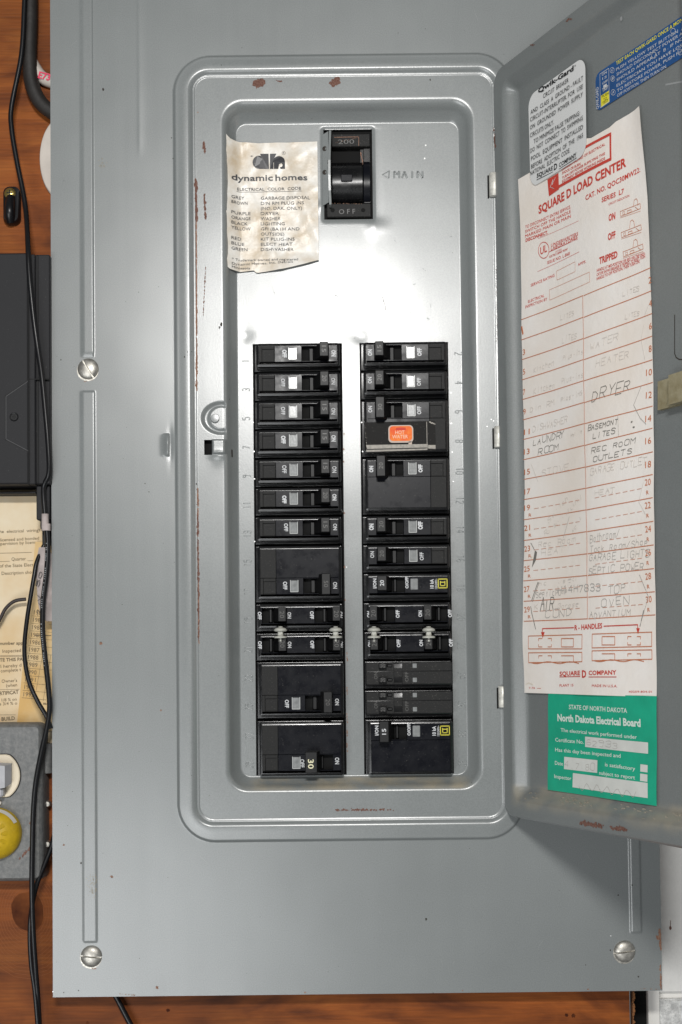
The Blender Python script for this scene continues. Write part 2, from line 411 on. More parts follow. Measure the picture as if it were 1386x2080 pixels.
# ================================================================ SURROUNDINGS
PW = -62.0     # the board behind the panel
x0, z1 = W(-420, -420, PW); x1, z0 = W(1288, 2500, PW)
mb = MB(); box(mb, x0, x1, z0, z1, PW-40, PW, 1.0)
board = tag(mb.build('plywood_board', M['wood'], org=(x0, PW, z0)), 'orange stained plywood board mounted behind the grey panel', 'board')
mb = MB()
sfw = Flat(PW)
for k in range(60):   # splintered right edge
    v = 1980+k*3.4
    x, z = W(1288, v, PW); box(mb, x-1, x+random.uniform(1, 5), z-random.uniform(1, 3.4), z+2, PW-30, PW-random.uniform(3, 12), .4)
mb.build('splintered_edge', M['woodend'], board)
knot = mat('wood_knot', (.05, .011, .003), .7, spec=.15, col2=(.20, .06, .015), vscale=30)
for (u, v, ru, rv) in ((57, 1852, 34, 40), (1165, 2063, 4, 3.5), (1151, 2062, 3.5, 3), (178, 2078, 3, 4), (342, 2052, 4, 3.5)):
    mb = MB(); blob(mb, sfw, u, v, ru, rv, .5, 0, 18, .08 if ru > 10 else .3); mb.build('wood_knot', knot, board)
mb = MB()
for k in range(14):
    r = 36+k*6.0
    ribbon(mb, sfw, [(57+r*.9*cos(a/9*pi+.1), 1852+r*1.2*sin(a/9*pi+.1)) for a in range(19)], .9, .45, closed=False)
mb.build('wood_grain_ring', mat('grain_line', (.24, .068, .012), .7), board)
# block wall at right
PB = -150.0
wall = empty('block_wall', 'white painted concrete block wall to the right of the grey panel', 'wall', (*[W(1500, 2000, PB)[0]], PB, W(1500, 2000, PB)[1]))
def wbox(name, u0, v0, u1, v1, p0, p1, m, b, parent, r=None, smooth=False):
    a = W(u0, (v0+v1)/2, p1); c = W(u1, (v0+v1)/2, p1); d = W((u0+u1)/2, v0, p1); e = W((u0+u1)/2, v1, p1)
    q = MB(); box(q, a[0], c[0], e[1], d[1], p0, p1, b, 0, r); return q.build(name, m, parent, smooth)
wbox('mortar_bed', 1306, -400, 1900, 2600, PB-30, PB-14, M['trim'], 1, wall)
for i, (va, vb) in enumerate(((2027, 2400), (1660, 2015), (1280, 1648), (900, 1268), (520, 888), (140, 508), (-240, 128))):
    wbox('block', 1324, va, 1860, vb, PB-60, PB-4, M['wall2'] if i == 0 else M['wall'], 4, wall)
wbox('edge_trim', 1299, -400, 1322, 2600, PB-20, PB, M['trim'], 1.5, wall)
mb = MB(); sfb = Flat(PB-3.4); blob(mb, sfb, 1362, 1885, 2.6, 4, .3, 0, 10, .1); ribbon(mb, sfb, [(1362, 1882), (1362.5, 1870)], 1.2)
mb.build('rust_drip', M['rust'], wall)
wbox('dark_backing', 1270, -400, 1310, 2600, PB-60, PB-20, M['dark'], 1, wall)
# --- charcoal plastic device at left
o = W(50, 750, 30)
case = empty('plastic_case', 'charcoal plastic device case with stepped side on the board at left edge', 'device', (o[0], -40, o[1]))
wbox('case_front', -260, 515, 58, 985, -60, 34, M['case'], 3, case)
wbox('side_step', 57, 516, 72, 984, -60, 27, M['case'], 2, case)
wbox('side_flange', 71, 517, 102, 983, -60, 18, M['case'], 2, case)
wbox('side_lip', 75.5, 519, 78.5, 981, 10, 20, M['seam'], .4, case)
sfc = Flat(34.2)
mb = MB(); ribbon(mb, sfc, [(58, 772), (11, 804), (11, 893), (58, 918)], 1.6, .2); ribbon(mb, sfc, [(57.5, 516), (57.5, 984)], 1.2, .25)
mb.build('hatch_seam', M['seam'], case)
mb = MB(); ribbon(mb, sfc, [(58, 774), (12.6, 805), (12.6, 892), (58, 916)], .7, .22); mb.build('hatch_edge', mat('pale_case_edge', (.10, .10, .105), .5), case)  # thin pale line just inside the hatch seam
wbox('flange_joint', 58, 769, 100, 771, 20, 27.6, M['seam'], .3, case)
c = W(29, 847, 34); mb = MB(); lathe(mb, c[0], 33.6, c[1], [(9, 0), (9, 1.2), (8, 2), (7, 1.6), (6.6, .9)], n=24)
box(mb, c[0]-4, c[0]+4, c[1]-.9, c[1]+.9, 34, 35.0, .2, 1); box(mb, c[0]-.9, c[0]+.9, c[1]-4, c[1]+4, 34, 35.1, .2, 1)
mb.build('case_screw', [M['cable'], M['seam']], case, True)
wbox('bracket_ledge', -260, 1000, 73, 1004, -60, -10, M['seam'], 1, case)
wbox('connector_block', 74, 985, 102, 1056, -60, 2, M['case'], 2, case)
wbox('connector_tip', 82, 1054, 102, 1074, -60, -4, M['case'], 1, case)
wbox('connector_stub', 86, 1073, 102, 1106, -60, -8, M['case'], 1, case)
# --- yellowed papers
def wave(ax, kx, kz, ph=0.): return lambda x, z: ax*(sin(x*kx+ph)+sin(z*kz+ph*1.7))
def sheet(mb, sf, pts, n=14, off=0.): rect(mb, sf, pts, off, 0, n)
sff = Flat(PW+6, wave(.9, .05, .03))
o = W(40, 1250, PW+6)
form = empty('inspection_form', 'large yellowed printed inspection form pinned behind the black cords', 'paper form', (o[0], PW+6, o[1]))
mb = MB(); sheet(mb, sff, [(-300, 985), (118, 985), (118, 1530), (-300, 1530)], 20); mb.build('paper_sheet', M['form'], form, True)
mb = MB()
for s, a, b, h, bd in (("he  electrical  wiring)", (0, 1083), (81, 1080), 6, 0), ("licensed and bonded", (1, 1100), (80, 1096), 6, 0), ("upervision by license", (-3, 1108), (78, 1104), 6, 0),
    ("Quarter", (24, 1139), (53, 1138), 6.5, 0), ("of the State Electr", (0, 1153), (72, 1150), 6.5, 0), ("Description shou", (4, 1168), (69, 1165), 6.5, 0),
    ("number app", (1, 1310), (47, 1309), 6, .02), ("Inspected", (6, 1326), (43, 1324), 6.5, 0), ("TE THIS PA", (0, 1344), (47, 1342), 6.5, .025),
    ("I hereby d", (2, 1357), (44, 1354), 6.5, 0), ("complete t", (2, 1366), (43, 1363), 6.5, 0), ("Owner's", (4, 1387), (35, 1385), 6.5, 0), ("(when", (13, 1396), (35, 1394), 6.5, 0),
    ("RTIFICAT", (0, 1412), (38, 1409), 7, .025), ("1/8 % on", (4, 1425), (34, 1423), 6, 0), ("s 3/4 % o", (0, 1433), (35, 1431), 6, 0), ("BUILD", (4, 1464), (31, 1462), 7, .025)):
    text(mb, sff, s, a, b, h, bd, off=1.0)
for a, b in (((0, 1124), (65, 1122)), ((0, 1141), (20, 1140)), ((56, 1139), (72, 1139)), ((0, 1332), (47, 1331)), ((0, 1334), (47, 1333)), ((0, 1401), (40, 1400)), ((0, 1452), (32, 1452))):
    ribbon(mb, sff, [a, b], .6, 1.0)
mb.build('printed_text', M['ink'], form)
sfk = Flat(PW+14, wave(.7, .06, .04, 1.))
card = empty('year_card', 'tan card with a column of years from 1982 to 1993 hanging behind the black cords', 'paper card', (W(80, 1350, -50)[0], PW+14, W(80, 1350, -50)[1]))
mb = MB(); sheet(mb, sfk, [(72, 1100), (130, 1104), (124, 1487), (34, 1476)], 12); mb.build('card_sheet', M['form2'], card, True)
mb = MB()
for i in range(12):
    y = 1238+i*15.1; x = 68-i*1.95; vv = y+10
    text(mb, sfk, str(1982+i), (x+1, vv), (x+22, vv+1.6), 8.5, 0, off=.9)
    ribbon(mb, sfk, [(x-2, y+13), (x+58-i*1., y+17.6)], .6, .9)
ribbon(mb, sfk, [(88, 1325), (74, 1402)], .6, .9); ribbon(mb, sfk, [(104, 1330), (88, 1424)], .6, .9)
text(mb, sfk, "BEA", (88, 1431), (98, 1432), 3.6, .03, off=.9); ribbon(mb, sfk, [(86, 1451), (92, 1452)], 1.4, .9); ribbon(mb, sfk, [(72, 1291), (104, 1291)], 1.6, .9)
mb.build('printed_years', M['ink'], card)
# --- cast junction box with plugs
jo = W(0, 1630, 0)
jb = empty('junction_box', 'cast grey outlet box at left edge with one ivory receptacle', 'outlet box', (jo[0], PW, jo[1]))
a = W(-200, 1475, 0); b_ = W(84, 1788, 0)
mb = MB(); stack(mb, a[0], b_[0], b_[1], a[1], 12, [(PW, -4), (-14, -3), (-5, 0), (0, 5)], n=5); mb.build('box_body', M['cast'], jb, True, 30)
c = W(-10, 1576, 2)
def dround(cx, cz, r, flat, n=40):
    P = []
    for i in range(n):
        a = 2*pi*i/n; P.append((cx+r*cos(a), cz+max(-flat, min(flat, r*sin(a)))))
    return P
mb = MB(); P = dround(c[0], c[1], 51, 43); mb.loft([[(x, 0, z) for x, z in P], [(x, 3.5, z) for x, z in P], [(c[0]+(x-c[0])*.96, 5, c[1]+(z-c[1])*.96) for x, z in P]]); mb.build('receptacle_face', M['ivory'], jb, True, 30)
mb = MB(); P = dround(c[0], c[1], 53, 44.5); mb.loft([[(x, .2, z) for x, z in P], [(x, .9, z) for x, z in P]]); mb.build('receptacle_gap', M['seam'], jb)
c2 = W(0, 1631, 3); mb = MB(); lathe(mb, c2[0]-2, 0, c2[1], [(6, 0), (6, 1), (4, 3), (0.1, 3.6)], n=16); mb.build('cover_screw', M['steel'], jb, True)
mb = MB(); sfj = Flat(.2); chips(mb, sfj, 40, 1745, 65, 1720, 18, 1.5, 3.5, .2); chips(mb, sfj, 62, 1672, 63, 1672, 3, 2, 3, .2); mb.build('rust_spots', M['rust'], jb)
wpo = W(0, 1570, 40)
plug = empty('white_plug', 'grey white angled plug pushed in the ivory receptacle', 'plug', (wpo[0], 5, wpo[1]))
mb = MB()
P0 = [W(-60, 1552, 40), W(8, 1563, 40), W(26, 1549, 22), W(26, 1592, 22), W(8, 1603, 40), W(-60, 1612, 40)]
A = [(W(-60, 1550, 40)[0], 40, W(-60, 1550, 40)[1]), (W(10, 1556, 40)[0], 40, W(10, 1556, 40)[1]), (W(10, 1600, 40)[0], 40, W(10, 1600, 40)[1]), (W(-60, 1612, 40)[0], 40, W(-60, 1612, 40)[1])]
Bq = [(W(-60, 1546, 5)[0], 5, W(-60, 1546, 5)[1]), (W(25, 1550, 5)[0], 5, W(25, 1550, 5)[1]), (W(25, 1588, 5)[0], 5, W(25, 1588, 5)[1]), (W(-60, 1602, 5)[0], 5, W(-60, 1602, 5)[1])]
Mq = [tuple((np.array(a)*.35+np.array(b)*.65)+np.array([3, 0, 0]) for a, b in [(A[i], Bq[i])])[0] for i in range(4)]
mb.loft([Bq, Mq, A], False, True); mb.build('plug_body', M['plug'], plug)
wbox('plug_boot', -60, 1600, 6, 1620, 5, 30, M['plug'], 4, plug)
yo = W(-10, 1695, 20)
yp = empty('yellow_plug', 'round yellow twist plug with finger ribs and white label band', 'plug', (yo[0], 2, yo[1]))
mb = MB(); c = W(-12, 1695, 20); lathe(mb, c[0], 0, c[1], [(52, 0), (52, 9), (50, 16), (45, 24), (34, 34), (20, 40), (4, 42)], n=48); mb.build('plug_shell', M['yellow'], yp, True, 40)
for an in (-62, -28, 8, 42, 75):
    a = radians(an); mb = MB(); n_ = 12; L = []
    for k, (s_, hh) in enumerate(((1, 0), (.9, 2.4), (.6, 3.2))):
        L.append([(c[0]+cos(a)*(34+15*s_*cos(2*pi*i/n_))-sin(a)*5.5*s_*sin(2*pi*i/n_), 30-(15*s_*cos(2*pi*i/n_))*.78+hh, c[1]+sin(a)*(34+15*s_*cos(2*pi*i/n_))+cos(a)*5.5*s_*sin(2*pi*i/n_)) for i in range(n_)])
    mb.loft(L); mb.build('grip_rib', M['yellow'], yp, True, 60)
mb = MB()
for k in range(12):
    a0 = radians(28+k*6); a1 = radians(34+k*6)
    mb.poly([(c[0]+51.2*cos(a0), 15.5, c[1]+51.2*sin(a0)), (c[0]+51.2*cos(a1), 15.5, c[1]+51.2*sin(a1)), (c[0]+46.2*cos(a1), 24.2, c[1]+46.2*sin(a1)), (c[0]+46.2*cos(a0), 24.2, c[1]+46.2*sin(a0))])
mb.build('label_band', M['labelwhite'], yp)
# pipe between box and panel
mb = MB(); tube(mb, [(W(94, 1510, -40)[0], -40, W(94, 1510, -40)[1]), (W(94, 1570, -40)[0], -40, W(94, 1570, -40)[1])], 14, 14)
tag(mb.build('conduit_nipple', M['cast'], org=(W(94, 1570, -40)[0], -40, W(94, 1570, -40)[1]), smooth=True), 'short rusty grey conduit nipple in the gap between outlet box and panel', 'conduit')
for v, lb in ((1634, 'dark rusted bolt head in the gap beside the top of the yellow plug'), (1716, 'dark rusted bolt head in the gap beside the bottom of the yellow plug')):
    mb = MB(); q = W(95, v, -30); lathe(mb, q[0], -48, q[1], [(7, 0), (7, 10), (5, 14), (1, 15)], n=12)
    tag(mb.build('rusted_bolt', M['steel'], org=(q[0], -48, q[1]), smooth=True), lb, 'bolt')
# --- cables
def cable(name, label, pts, rad, m, p=None):
    P = []
    for t in pts:
        pp = t[2] if len(t) > 2 else p
        x, z = W(t[0], t[1], pp); P.append((x, pp, z))
    mb = MB(); tube(mb, P, rad, 10, sub=6)
    return tag(mb.build(name, m, org=P[len(P)//2], smooth=True, angle=80), label, 'cable')
cable('thick_cable', 'thick dusty black cable curving behind the top left of the panel', [(62, -60), (62, 40), (60, 120), (65, 170), (80, 205), (103, 226), (130, 240)], 15.5, M['cable2'], -40)
o = cable('white_cable', 'white sheathed cable with red print crossing behind the thick black cable', [(60, 120), (80, 152), (100, 164), (140, 172)], 14, M['whitecable'], -52)
mb = MB(); sfx = Flat(-37.5); text(mb, sfx, "E73", (77, 158), (101, 164), 13, .03, off=.6); q = mb.build('red_print', M['redprint'], o)
mb = MB(); q = W(124, 322, -56)
L = []
for rad_, hh in ((86, 0), (86, 4), (83, 7), (70, 8), (60, 6)):
    L.append([(q[0]+rad_*.52*cos(2*pi*i/48), -60+hh, q[1]+rad_*sin(2*pi*i/48)) for i in range(48)])
mb.loft(L); tag(mb.build('white_disc', M['whitecable'], org=(q[0], -60, q[1]), smooth=True), 'off-white rounded plate half hidden behind the left edge of the panel', 'plate')
o = cable('thin_cord', 'long thin black cord hanging down the whole left side over the charcoal case',
  [(52, -40, -20), (50, 5, -20), (44, 110, -20), (24, 215, -22), (24, 262, -22), (35, 330, -22), (48, 395, -20), (54, 440, -10), (57, 500, 30), (60, 560, 40), (68, 640, 40), (76, 700, 38), (85, 760, 32), (92, 830, 28), (98, 900, 26), (100, 960, 22), (89, 990, 12), (91, 1040, 10), (97, 1100, 10), (95, 1160, 12), (88, 1220, 14), (87, 1280, 14), (93, 1345, 14), (99, 1400, 14), (101, 1440, 14), (95, 1480, 14), (84, 1530, 16), (73, 1590, 18), (68, 1650, 18), (66, 1720, 18), (65, 1800, 18), (67, 1880, 10), (72, 1960, 0), (78, 2040, -10), (82, 2120, -10)], 5.4, M['cable'])
mb = MB()
random.seed(3)
for k in range(60):
    v = 1104+k*4.2
    u = np.interp(v, [1100, 1160, 1220, 1280, 1345], [96, 93, 86, 85, 91])
    if random.random() < .75 and not 1240 < v < 1262: blob(mb, Flat(20.4), u-1, v, 1.3, 1.1, 0, 0, 6, .4)
mb.build('sheath_print', mat('faded_sheath_print', (.30, .31, .32), .6), o)
mb = MB(); tube(mb, [(W(92, v, 11)[0], 11, W(92, v, 11)[1]) for v in (1044, 1078)], 7.2, 12, sub=1); tube(mb, [(W(95.5, v, 11)[0], 11, W(95.5, v, 11)[1]) for v in (1064, 1078)], 7.6, 12, sub=1)
mb.build('tape_wrap', M['masking'], o, True)
cable('loop_cord', 'thin black cord looping left over the year card', [(96, 1096, -16), (84, 1120, -12), (74, 1145, -4), (70, 1168, 0), (62, 1215, 4), (55, 1260, 6), (50, 1310, 6), (52, 1350, 6), (61, 1390, 6), (77, 1425, 6), (95, 1456, 4), (104, 1480, 2)], 4.6, M['cable'])
cable('lower_cord', 'thin black cord running down past the outlet box and joining the bottom left', [(112, 1690, -20), (104, 1722, -14), (90, 1758, -8), (74, 1800, -4), (64, 1850, -2), (61, 1900, -2), (64, 1960, -4), (72, 2020, -6), (80, 2120, -6)], 5.0, M['cable'])
cable('bottom_cord', 'short black cord emerging under the bottom edge of the panel', [(222, 2000, -46), (238, 2028, -46), (252, 2055, -46), (268, 2085, -46), (290, 2120, -46)], 6.0, M['cable'])
cable('cut_wire', 'brown grey cut wire curving in front of the yellowed form', [(-20, 1290, -30), (0, 1258, -30), (12, 1236, -30), (30, 1221, -30), (53, 1217, -30)], 3.7, M['cable3'])
mb = MB()
x, z = W(86, 1115, -6)
P = [(80, 1112), (98, 1112), (108, 1130), (108, 1262), (96, 1262), (84, 1250), (78, 1225), (74, 1180), (74, 1140)]
sft = Flat(-8, lambda x, z: 5*cos((x-W(92, 1180, -8)[0])*.08))
top = [sft.pos(*sft.to(*q)) for q in P]; mb.loft([[(a, p-3, c) for a, p, c in top], top])
mk = tag(mb.build('masking_tape_flag', M['masking'], org=(x, -8, z)), 'grey pink masking tape flag with pen marks folded on the cord', 'tape')
mb = MB(); hand(mb, Flat(-2), "50", (80, 1190), (88, 1160), 6, 1.2, .5); hand(mb, Flat(-2), "7/V", (86, 1250), (84, 1205), 7, 1.0, .5); mb.build('pen_marks', M['black'], mk)
cc = W(20, 415, -40)
cl = empty('cable_clamp', 'black nylon cable clamp with a brass screw on the plywood at left', 'cable clamp', (cc[0], PW, cc[1]))
mb = MB(); a = W(6, 378, -46); b_ = W(40, 454, -46)
P = rr(a[0], b_[0], b_[1], a[1], 13, 5)
mb.loft([[(x, PW, z) for x, z in P], [(x, -50, z) for x, z in P], [(x*.86+cc[0]*.14, -46+(3 if z < cc[1] else -3), z*.9+cc[1]*.1) for x, z in P]])
mb.build('clamp_strap', M['cable'], cl, True, 50)
mb = MB(); tube(mb, [(W(21, v, -44)[0], p, W(21, v, -44)[1]) for v, p in ((398, -54), (412, -46), (432, -40), (448, -50))], 11, 12); mb.build('clamp_loop', M['cable'], cl, True, 60)
c = W(20, 392, -45); mb = MB(); lathe(mb, c[0], -50, c[1], [(12, 0), (12, 2.5), (9, 5), (3, 6.4), (.2, 6.5)], n=24); box(mb, c[0]-6, c[0]+6, c[1]-1.1, c[1]+1.1, -46, -43, .2, 1); box(mb, c[0]-1.1, c[0]+1.1, c[1]-6, c[1]+6, -46, -42.9, .2, 1)
mb.build('brass_screw', [M['brass'], M['seam']], cl, True, 40)
# ================================================================ PANEL
PD = -32.0    # dead front level
def avgx(us, vs, p): return float(np.mean([W(u, v, p)[0] for u, v in zip(us, vs)]))
def avgz(us, vs, p): return float(np.mean([W(u, v, p)[1] for u, v in zip(us, vs)]))
cX0 = avgx((105, 101, 108.5), (50, 900, 1950), 0); cX1 = avgx((1342, 1344), (1720, 2005), 0)
cZ0 = avgz((110, 1340), (2027, 2011), 0); cZ1 = cZ0+2330
RX0 = avgx((355, 355, 360), (250, 900, 1600), 0); RX1 = W(1066, 1640, 0)[0]
RZ1 = W(430, 114.4, 0)[1]; RZ0 = avgz((460, 980), (1711.4, 1703.8), 0)
SX0 = avgx((394, 402), (280, 1600), 3); SX1 = RX1-(SX0-RX0)
SZ1 = avgz((450, 950), (154.8, 147.6), 3); SZ0 = avgz((440, 900), (1668, 1662), 3)
HX0 = avgx((446, 460), (300, 1560), 3); HX1 = avgx((963, 985), (260, 1560), 3)
HZ1 = avgz((520, 900), (200, 195), 3); HZ0 = avgz((520, 900), (1612, 1607), 3)
IX0 = avgx((482, 487), (300, 1560), PD); IX1 = avgx((932, 951), (270, 1560), PD)
IZ1 = avgz((530, 870), (253, 247.5), PD); IZ0 = avgz((520, 900), (1578, 1574), PD)
LX0 = avgx((513, 521.5), (705, 1575), PD); LX1 = avgx((695, 704.6), (700, 1570), PD)
QX0 = avgx((729, 739), (700, 1350), PD); QX1 = avgx((910, 922), (700, 1500), PD)
OZ1 = avgz((514, 910), (698, 695.5), PD); OZ0 = avgz((530, 910), (1575.5, 1571), PD)
MX0 = W(658, 350, PD)[0]; MX1 = W(757, 350, PD)[0]; MZ1 = W(707, 262, PD)[1]; MZ0 = W(707, 445, PD)[1]
TX0, TZ1 = W(415, 893.5, 3); TX1, TZ0 = W(431, 924, 3)
def sd(X, Z, x0, x1, z0, z1, r):
    cx, cz = (x0+x1)/2, (z0+z1)/2; hx, hz = (x1-x0)/2-r, (z1-z0)/2-r
    dx = np.abs(X-cx)-hx; dz = np.abs(Z-cz)-hz
    return -(np.hypot(np.maximum(dx, 0), np.maximum(dz, 0))+np.minimum(np.maximum(dx, dz), 0)-r)  # + inside
def ss(t): t = np.clip(t, 0, 1); return t*t*(3-2*t)
def height(X, Z):
    h = np.zeros_like(X)
    d1 = sd(X, Z, RX0, RX1, RZ0, RZ1, 78)
    h += 8.5*np.sin(np.clip(d1/6.0, 0, 1)*pi/2)+1.5*ss((d1-6)/20)
    d2 = sd(X, Z, SX0, SX1, SZ0, SZ1, 32)
    t = np.clip((d2+13)/12.5, 0, 1)
    h -= 7.0*(1-np.cos(t*pi*.5))**1.15*np.where(d2 < -13, 0, 1)
    h += 1.6*np.exp(-((d2-.8)/1.1)**2)
    d3 = sd(X, Z, HX0, HX1, HZ0, HZ1, 46); d4 = sd(X, Z, IX0, IX1, IZ0, IZ1, 22)
    a = np.maximum(d3, 0); b = np.maximum(-d4, 0); t = np.where(a+b > 0, a/(a+b+1e-9), 1.0); t = np.where(d3 <= 0, 0, t)
    prof = np.where(t < .55, (t/.55)**2.5*.5, .5+.5*(1-(1-(t-.55)/.45)**1.25))
    h -= 35.0*prof
    # long ribs
    def rib(u0, u1, va, vb, hh, soft=7., sharp=2.2):
        xa = W(u0, (va+vb)/2, 0)[0]; xb = W(u1, (va+vb)/2, 0)[0]; za = W(u0, vb, 0)[1]; zb = W(u0, va, 0)[1]
        return hh*ss((X-xa)/soft)*ss((xb-X)/sharp)*ss((Z-za)/5)*ss((zb-Z)/5)
    h += rib(161, 190, -400, 726, 2.6, 10, 3)+rib(163.5, 197, 793, 1916, 2.0, 9, 4.5)
    h += rib(1259, 1284, -300, 1897, 3.6, 4, 4)
    h += .5*np.exp(-((X-W(283, 150, 0)[0])/2.5)**2)*ss((Z-W(283, 330, 0)[1])/60)
    # finger ear left of frame
    ex, ez = W(337, 904, 0)
    q = np.clip(1-((Z-ez)/23)**2, 0, 1)
    xr = ex+6.5
    h += 9*np.sqrt(q)*np.where(X < xr, np.exp(-((xr-X)/9.0)**2), 0)
    h -= 1.5*np.exp(-((X-xr-3)/5)**2-((Z-ez)/26)**2)
    # catch dimple
    gx, gz = W(450, 849, 3)
    rr_ = np.hypot((X-gx)/43, (Z-gz)/35); lft = ss((W(459, 849, 3)[0]-X)/3)
    h -= 6*ss((1-rr_)/.22)*lft
    rr2 = np.hypot((X-gx+1)/28, (Z-gz)/27); h += 4.2*ss((1-rr2)/.2)*lft
    # bulge by slot
    bx0 = W(431, 905, 3)[0]; bx1 = W(458, 905, 3)[0]; bz1 = W(440, 894, 3)[1]; bz0 = W(440, 922, 3)[1]
    h += 7*ss((X-bx0+1)/4)*ss((bx1+6-X)/10)*ss((bz1+1-Z)/2)*ss((Z-bz0+1.5)/4)
    h += 2.5*np.exp(-((X-(bx0+bx1)/2)/14)**2-((Z-bz0+4)/8)**2)
    # soft lip round the main opening and shallow pressing dents
    dm = sd(X, Z, MX0, MX1, MZ0, MZ1, 3); h += np.where(d4 > 8, -2.2*np.exp(-(np.clip(-dm, 0, 99)/4.0)**2), 0)
    for (u, v, s_, hh) in ((716, 672, 26, -1.3), (500, 682, 14, -1.2), (735, 684, 14, -1.2), (760, 460, 14, 1.6), (655, 420, 10, 1.2), (690, 590, 60, -.7), (800, 560, 80, .6), (560, 640, 70, .6)):
        x, z = W(u, v, PD); h += hh*np.exp(-((X-x)**2+(Z-z)**2)/s_**2)
    for i in range(10):  # twist-out scars at the opening edges
        pass
    return h
def axis(lo, hi, bands, coarse, extra):
    pts = set([lo, hi]); x = lo
    segs = sorted(bands)
    cur = lo
    for a, b, s in segs:
        a = max(a, cur); n = max(1, int(math.ceil((a-cur)/coarse)))
        if a > cur: pts.update(np.linspace(cur, a, n+1).tolist())
        if b > a: pts.update(np.linspace(a, b, int(math.ceil((b-a)/s))+1).tolist()); cur = b
    n = max(1, int(math.ceil((hi-cur)/coarse))); pts.update(np.linspace(cur, hi, n+1).tolist())
    L = sorted(pts); out = []
    ex = sorted(extra)
    for x in L:
        if all(abs(x-e) > .55 for e in ex): out.append(x)
    return np.array(sorted(out+ex))
wx = lambda u: W(u, 900, 0)[0]
wz = lambda v: W(700, v, 0)[1]
XS = axis(cX0, cX1, [(wx(155), wx(205), 1.5), (wx(276), wx(290), 3), (wx(318), wx(350), 1.5), (wx(350), wx(503), 1.5), (wx(640), wx(772), 3), (wx(918), wx(1078), 1.6), (wx(1250), wx(1292), 2.0)], 20, [LX0, LX1, QX0, QX1, MX0, MX1, TX0, TX1])
ZS = axis(cZ0, cZ1, [(wz(1925), wz(1888), 2.2), (wz(1722), wz(1560), 1.6), (wz(935), wz(785), 1.5), (wz(735), wz(718), 2), (wz(710), wz(660), 3), (wz(470), wz(255), 4), (wz(254), wz(100), 1.6)], 18, [OZ0, OZ1, MZ0, MZ1, TZ0, TZ1])
GX, GZ = np.meshgrid(XS, ZS); GH = height(GX, GZ)
nx, nz = len(XS), len(ZS)
holes = [(LX0, LX1, OZ0, OZ1), (QX0, QX1, OZ0, OZ1), (MX0, MX1, MZ0, MZ1), (TX0, TX1, TZ0, TZ1)]
def inhole(x, z): return any(a < x < b and c < z < d for a, b, c, d in holes)
o0 = ((cX0+cX1)/2, 0.0, cZ0)
panel = empty('electrical_panel', 'grey enamelled steel load center panel with its hinged door open to the right', 'electrical panel', o0)
PAN = panel
co_ = np.stack([(GX-o0[0])*U, -(GH)*U, (GZ-o0[2])*U], -1).reshape(-1, 3)
faces = []
cxm = (XS[:-1]+XS[1:])/2; czm = (ZS[:-1]+ZS[1:])/2
hm = np.zeros((nz-1, nx-1), bool)
for a, b, c, d in holes: hm |= ((cxm > a) & (cxm < b))[None, :] & ((czm > c) & (czm < d))[:, None]
jj, ii = np.nonzero(~hm)
base = jj*nx+ii
fa = np.stack([base, base+1, base+1+nx, base+nx], 1)
me = bpy.data.meshes.new('cover')
# rim walls (outer edges and openings)
ev = []; ef = []
def rim(pts, depth):
    n0 = len(co_)+len(ev)
    for (x, z) in pts:
        hh = float(height(np.array([[x]]), np.array([[z]]))[0, 0])
        ev.append(((x-o0[0])*U, -(hh)*U, (z-o0[2])*U)); ev.append(((x-o0[0])*U, -(hh-depth)*U, (z-o0[2])*U))
    k = len(pts)
    for i in range(k):
        a = n0+2*i; b = n0+2*((i+1) % k); ef.append((a, b, b+1, a+1))
def edgepts(x0, x1, z0, z1):
    X_ = [x for x in XS if x0 <= x <= x1]; Z_ = [z for z in ZS if z0 <= z <= z1]
    return [(x, z0) for x in X_]+[(x1, z) for z in Z_[1:]]+[(x, z1) for x in reversed(X_[:-1])]+[(x0, z) for z in reversed(Z_[1:-1])]
rim(edgepts(cX0, cX1, cZ0, cZ1), 6)
for hq in holes: rim(edgepts(*hq), 4.5)
allv = co_.tolist()+ev; allf = fa.tolist()+ef
me.from_pydata(allv, [], allf); me.materials.append(M['paint'])
me.polygons.foreach_set('use_smooth', [True]*len(fa)+[False]*len(ef)); me.update()
def dustband(m, zs, xs, amount):
    nt = m.node_tree; N = nt.nodes; K = nt.links; B = N['Principled BSDF']
    tc = [n for n in N if n.type == 'TEX_COORD'][0]
    src = B.inputs['Base Color'].links[0].from_socket
    sp = N.new('ShaderNodeSeparateXYZ'); K.new(tc.outputs['Object'], sp.inputs[0])
    def mr(sock, a, b):
        q = N.new('ShaderNodeMapRange'); q.interpolation_type = 'SMOOTHSTEP'; q.inputs[1].default_value = a*U; q.inputs[2].default_value = b*U; K.new(sock, q.inputs[0]); return q.outputs[0]
    def mul(a, b):
        q = N.new('ShaderNodeMath'); q.operation = 'MULTIPLY'; K.new(a, q.inputs[0])
        if isinstance(b, float): q.inputs[1].default_value = b
        else: K.new(b, q.inputs[1])
        return q.outputs[0]
    v = mul(mr(sp.outputs['Z'], zs[0], zs[1]), mr(sp.outputs['Z'], zs[3], zs[2]))
    v = mul(v, mul(mr(sp.outputs['X'], xs[0], xs[1]), mr(sp.outputs['X'], xs[3], xs[2])))
    n = N.new('ShaderNodeTexNoise'); n.inputs['Scale'].default_value = 55; n.inputs['Detail'].default_value = 6; K.new(tc.outputs['Object'], n.inputs['Vector'])
    q = N.new('ShaderNodeMapRange'); q.inputs[1].default_value = .36; q.inputs[2].default_value = .62; K.new(n.outputs['Fac'], q.inputs[0])
    v = mul(mul(v, q.outputs[0]), amount)
    mx = N.new('ShaderNodeMix'); mx.data_type = 'RGBA'; K.new(v, mx.inputs[0]); K.new(src, mx.inputs[6]); mx.inputs[7].default_value = (.42, .36, .255, 1)
    K.new(mx.outputs[2], B.inputs['Base Color'])
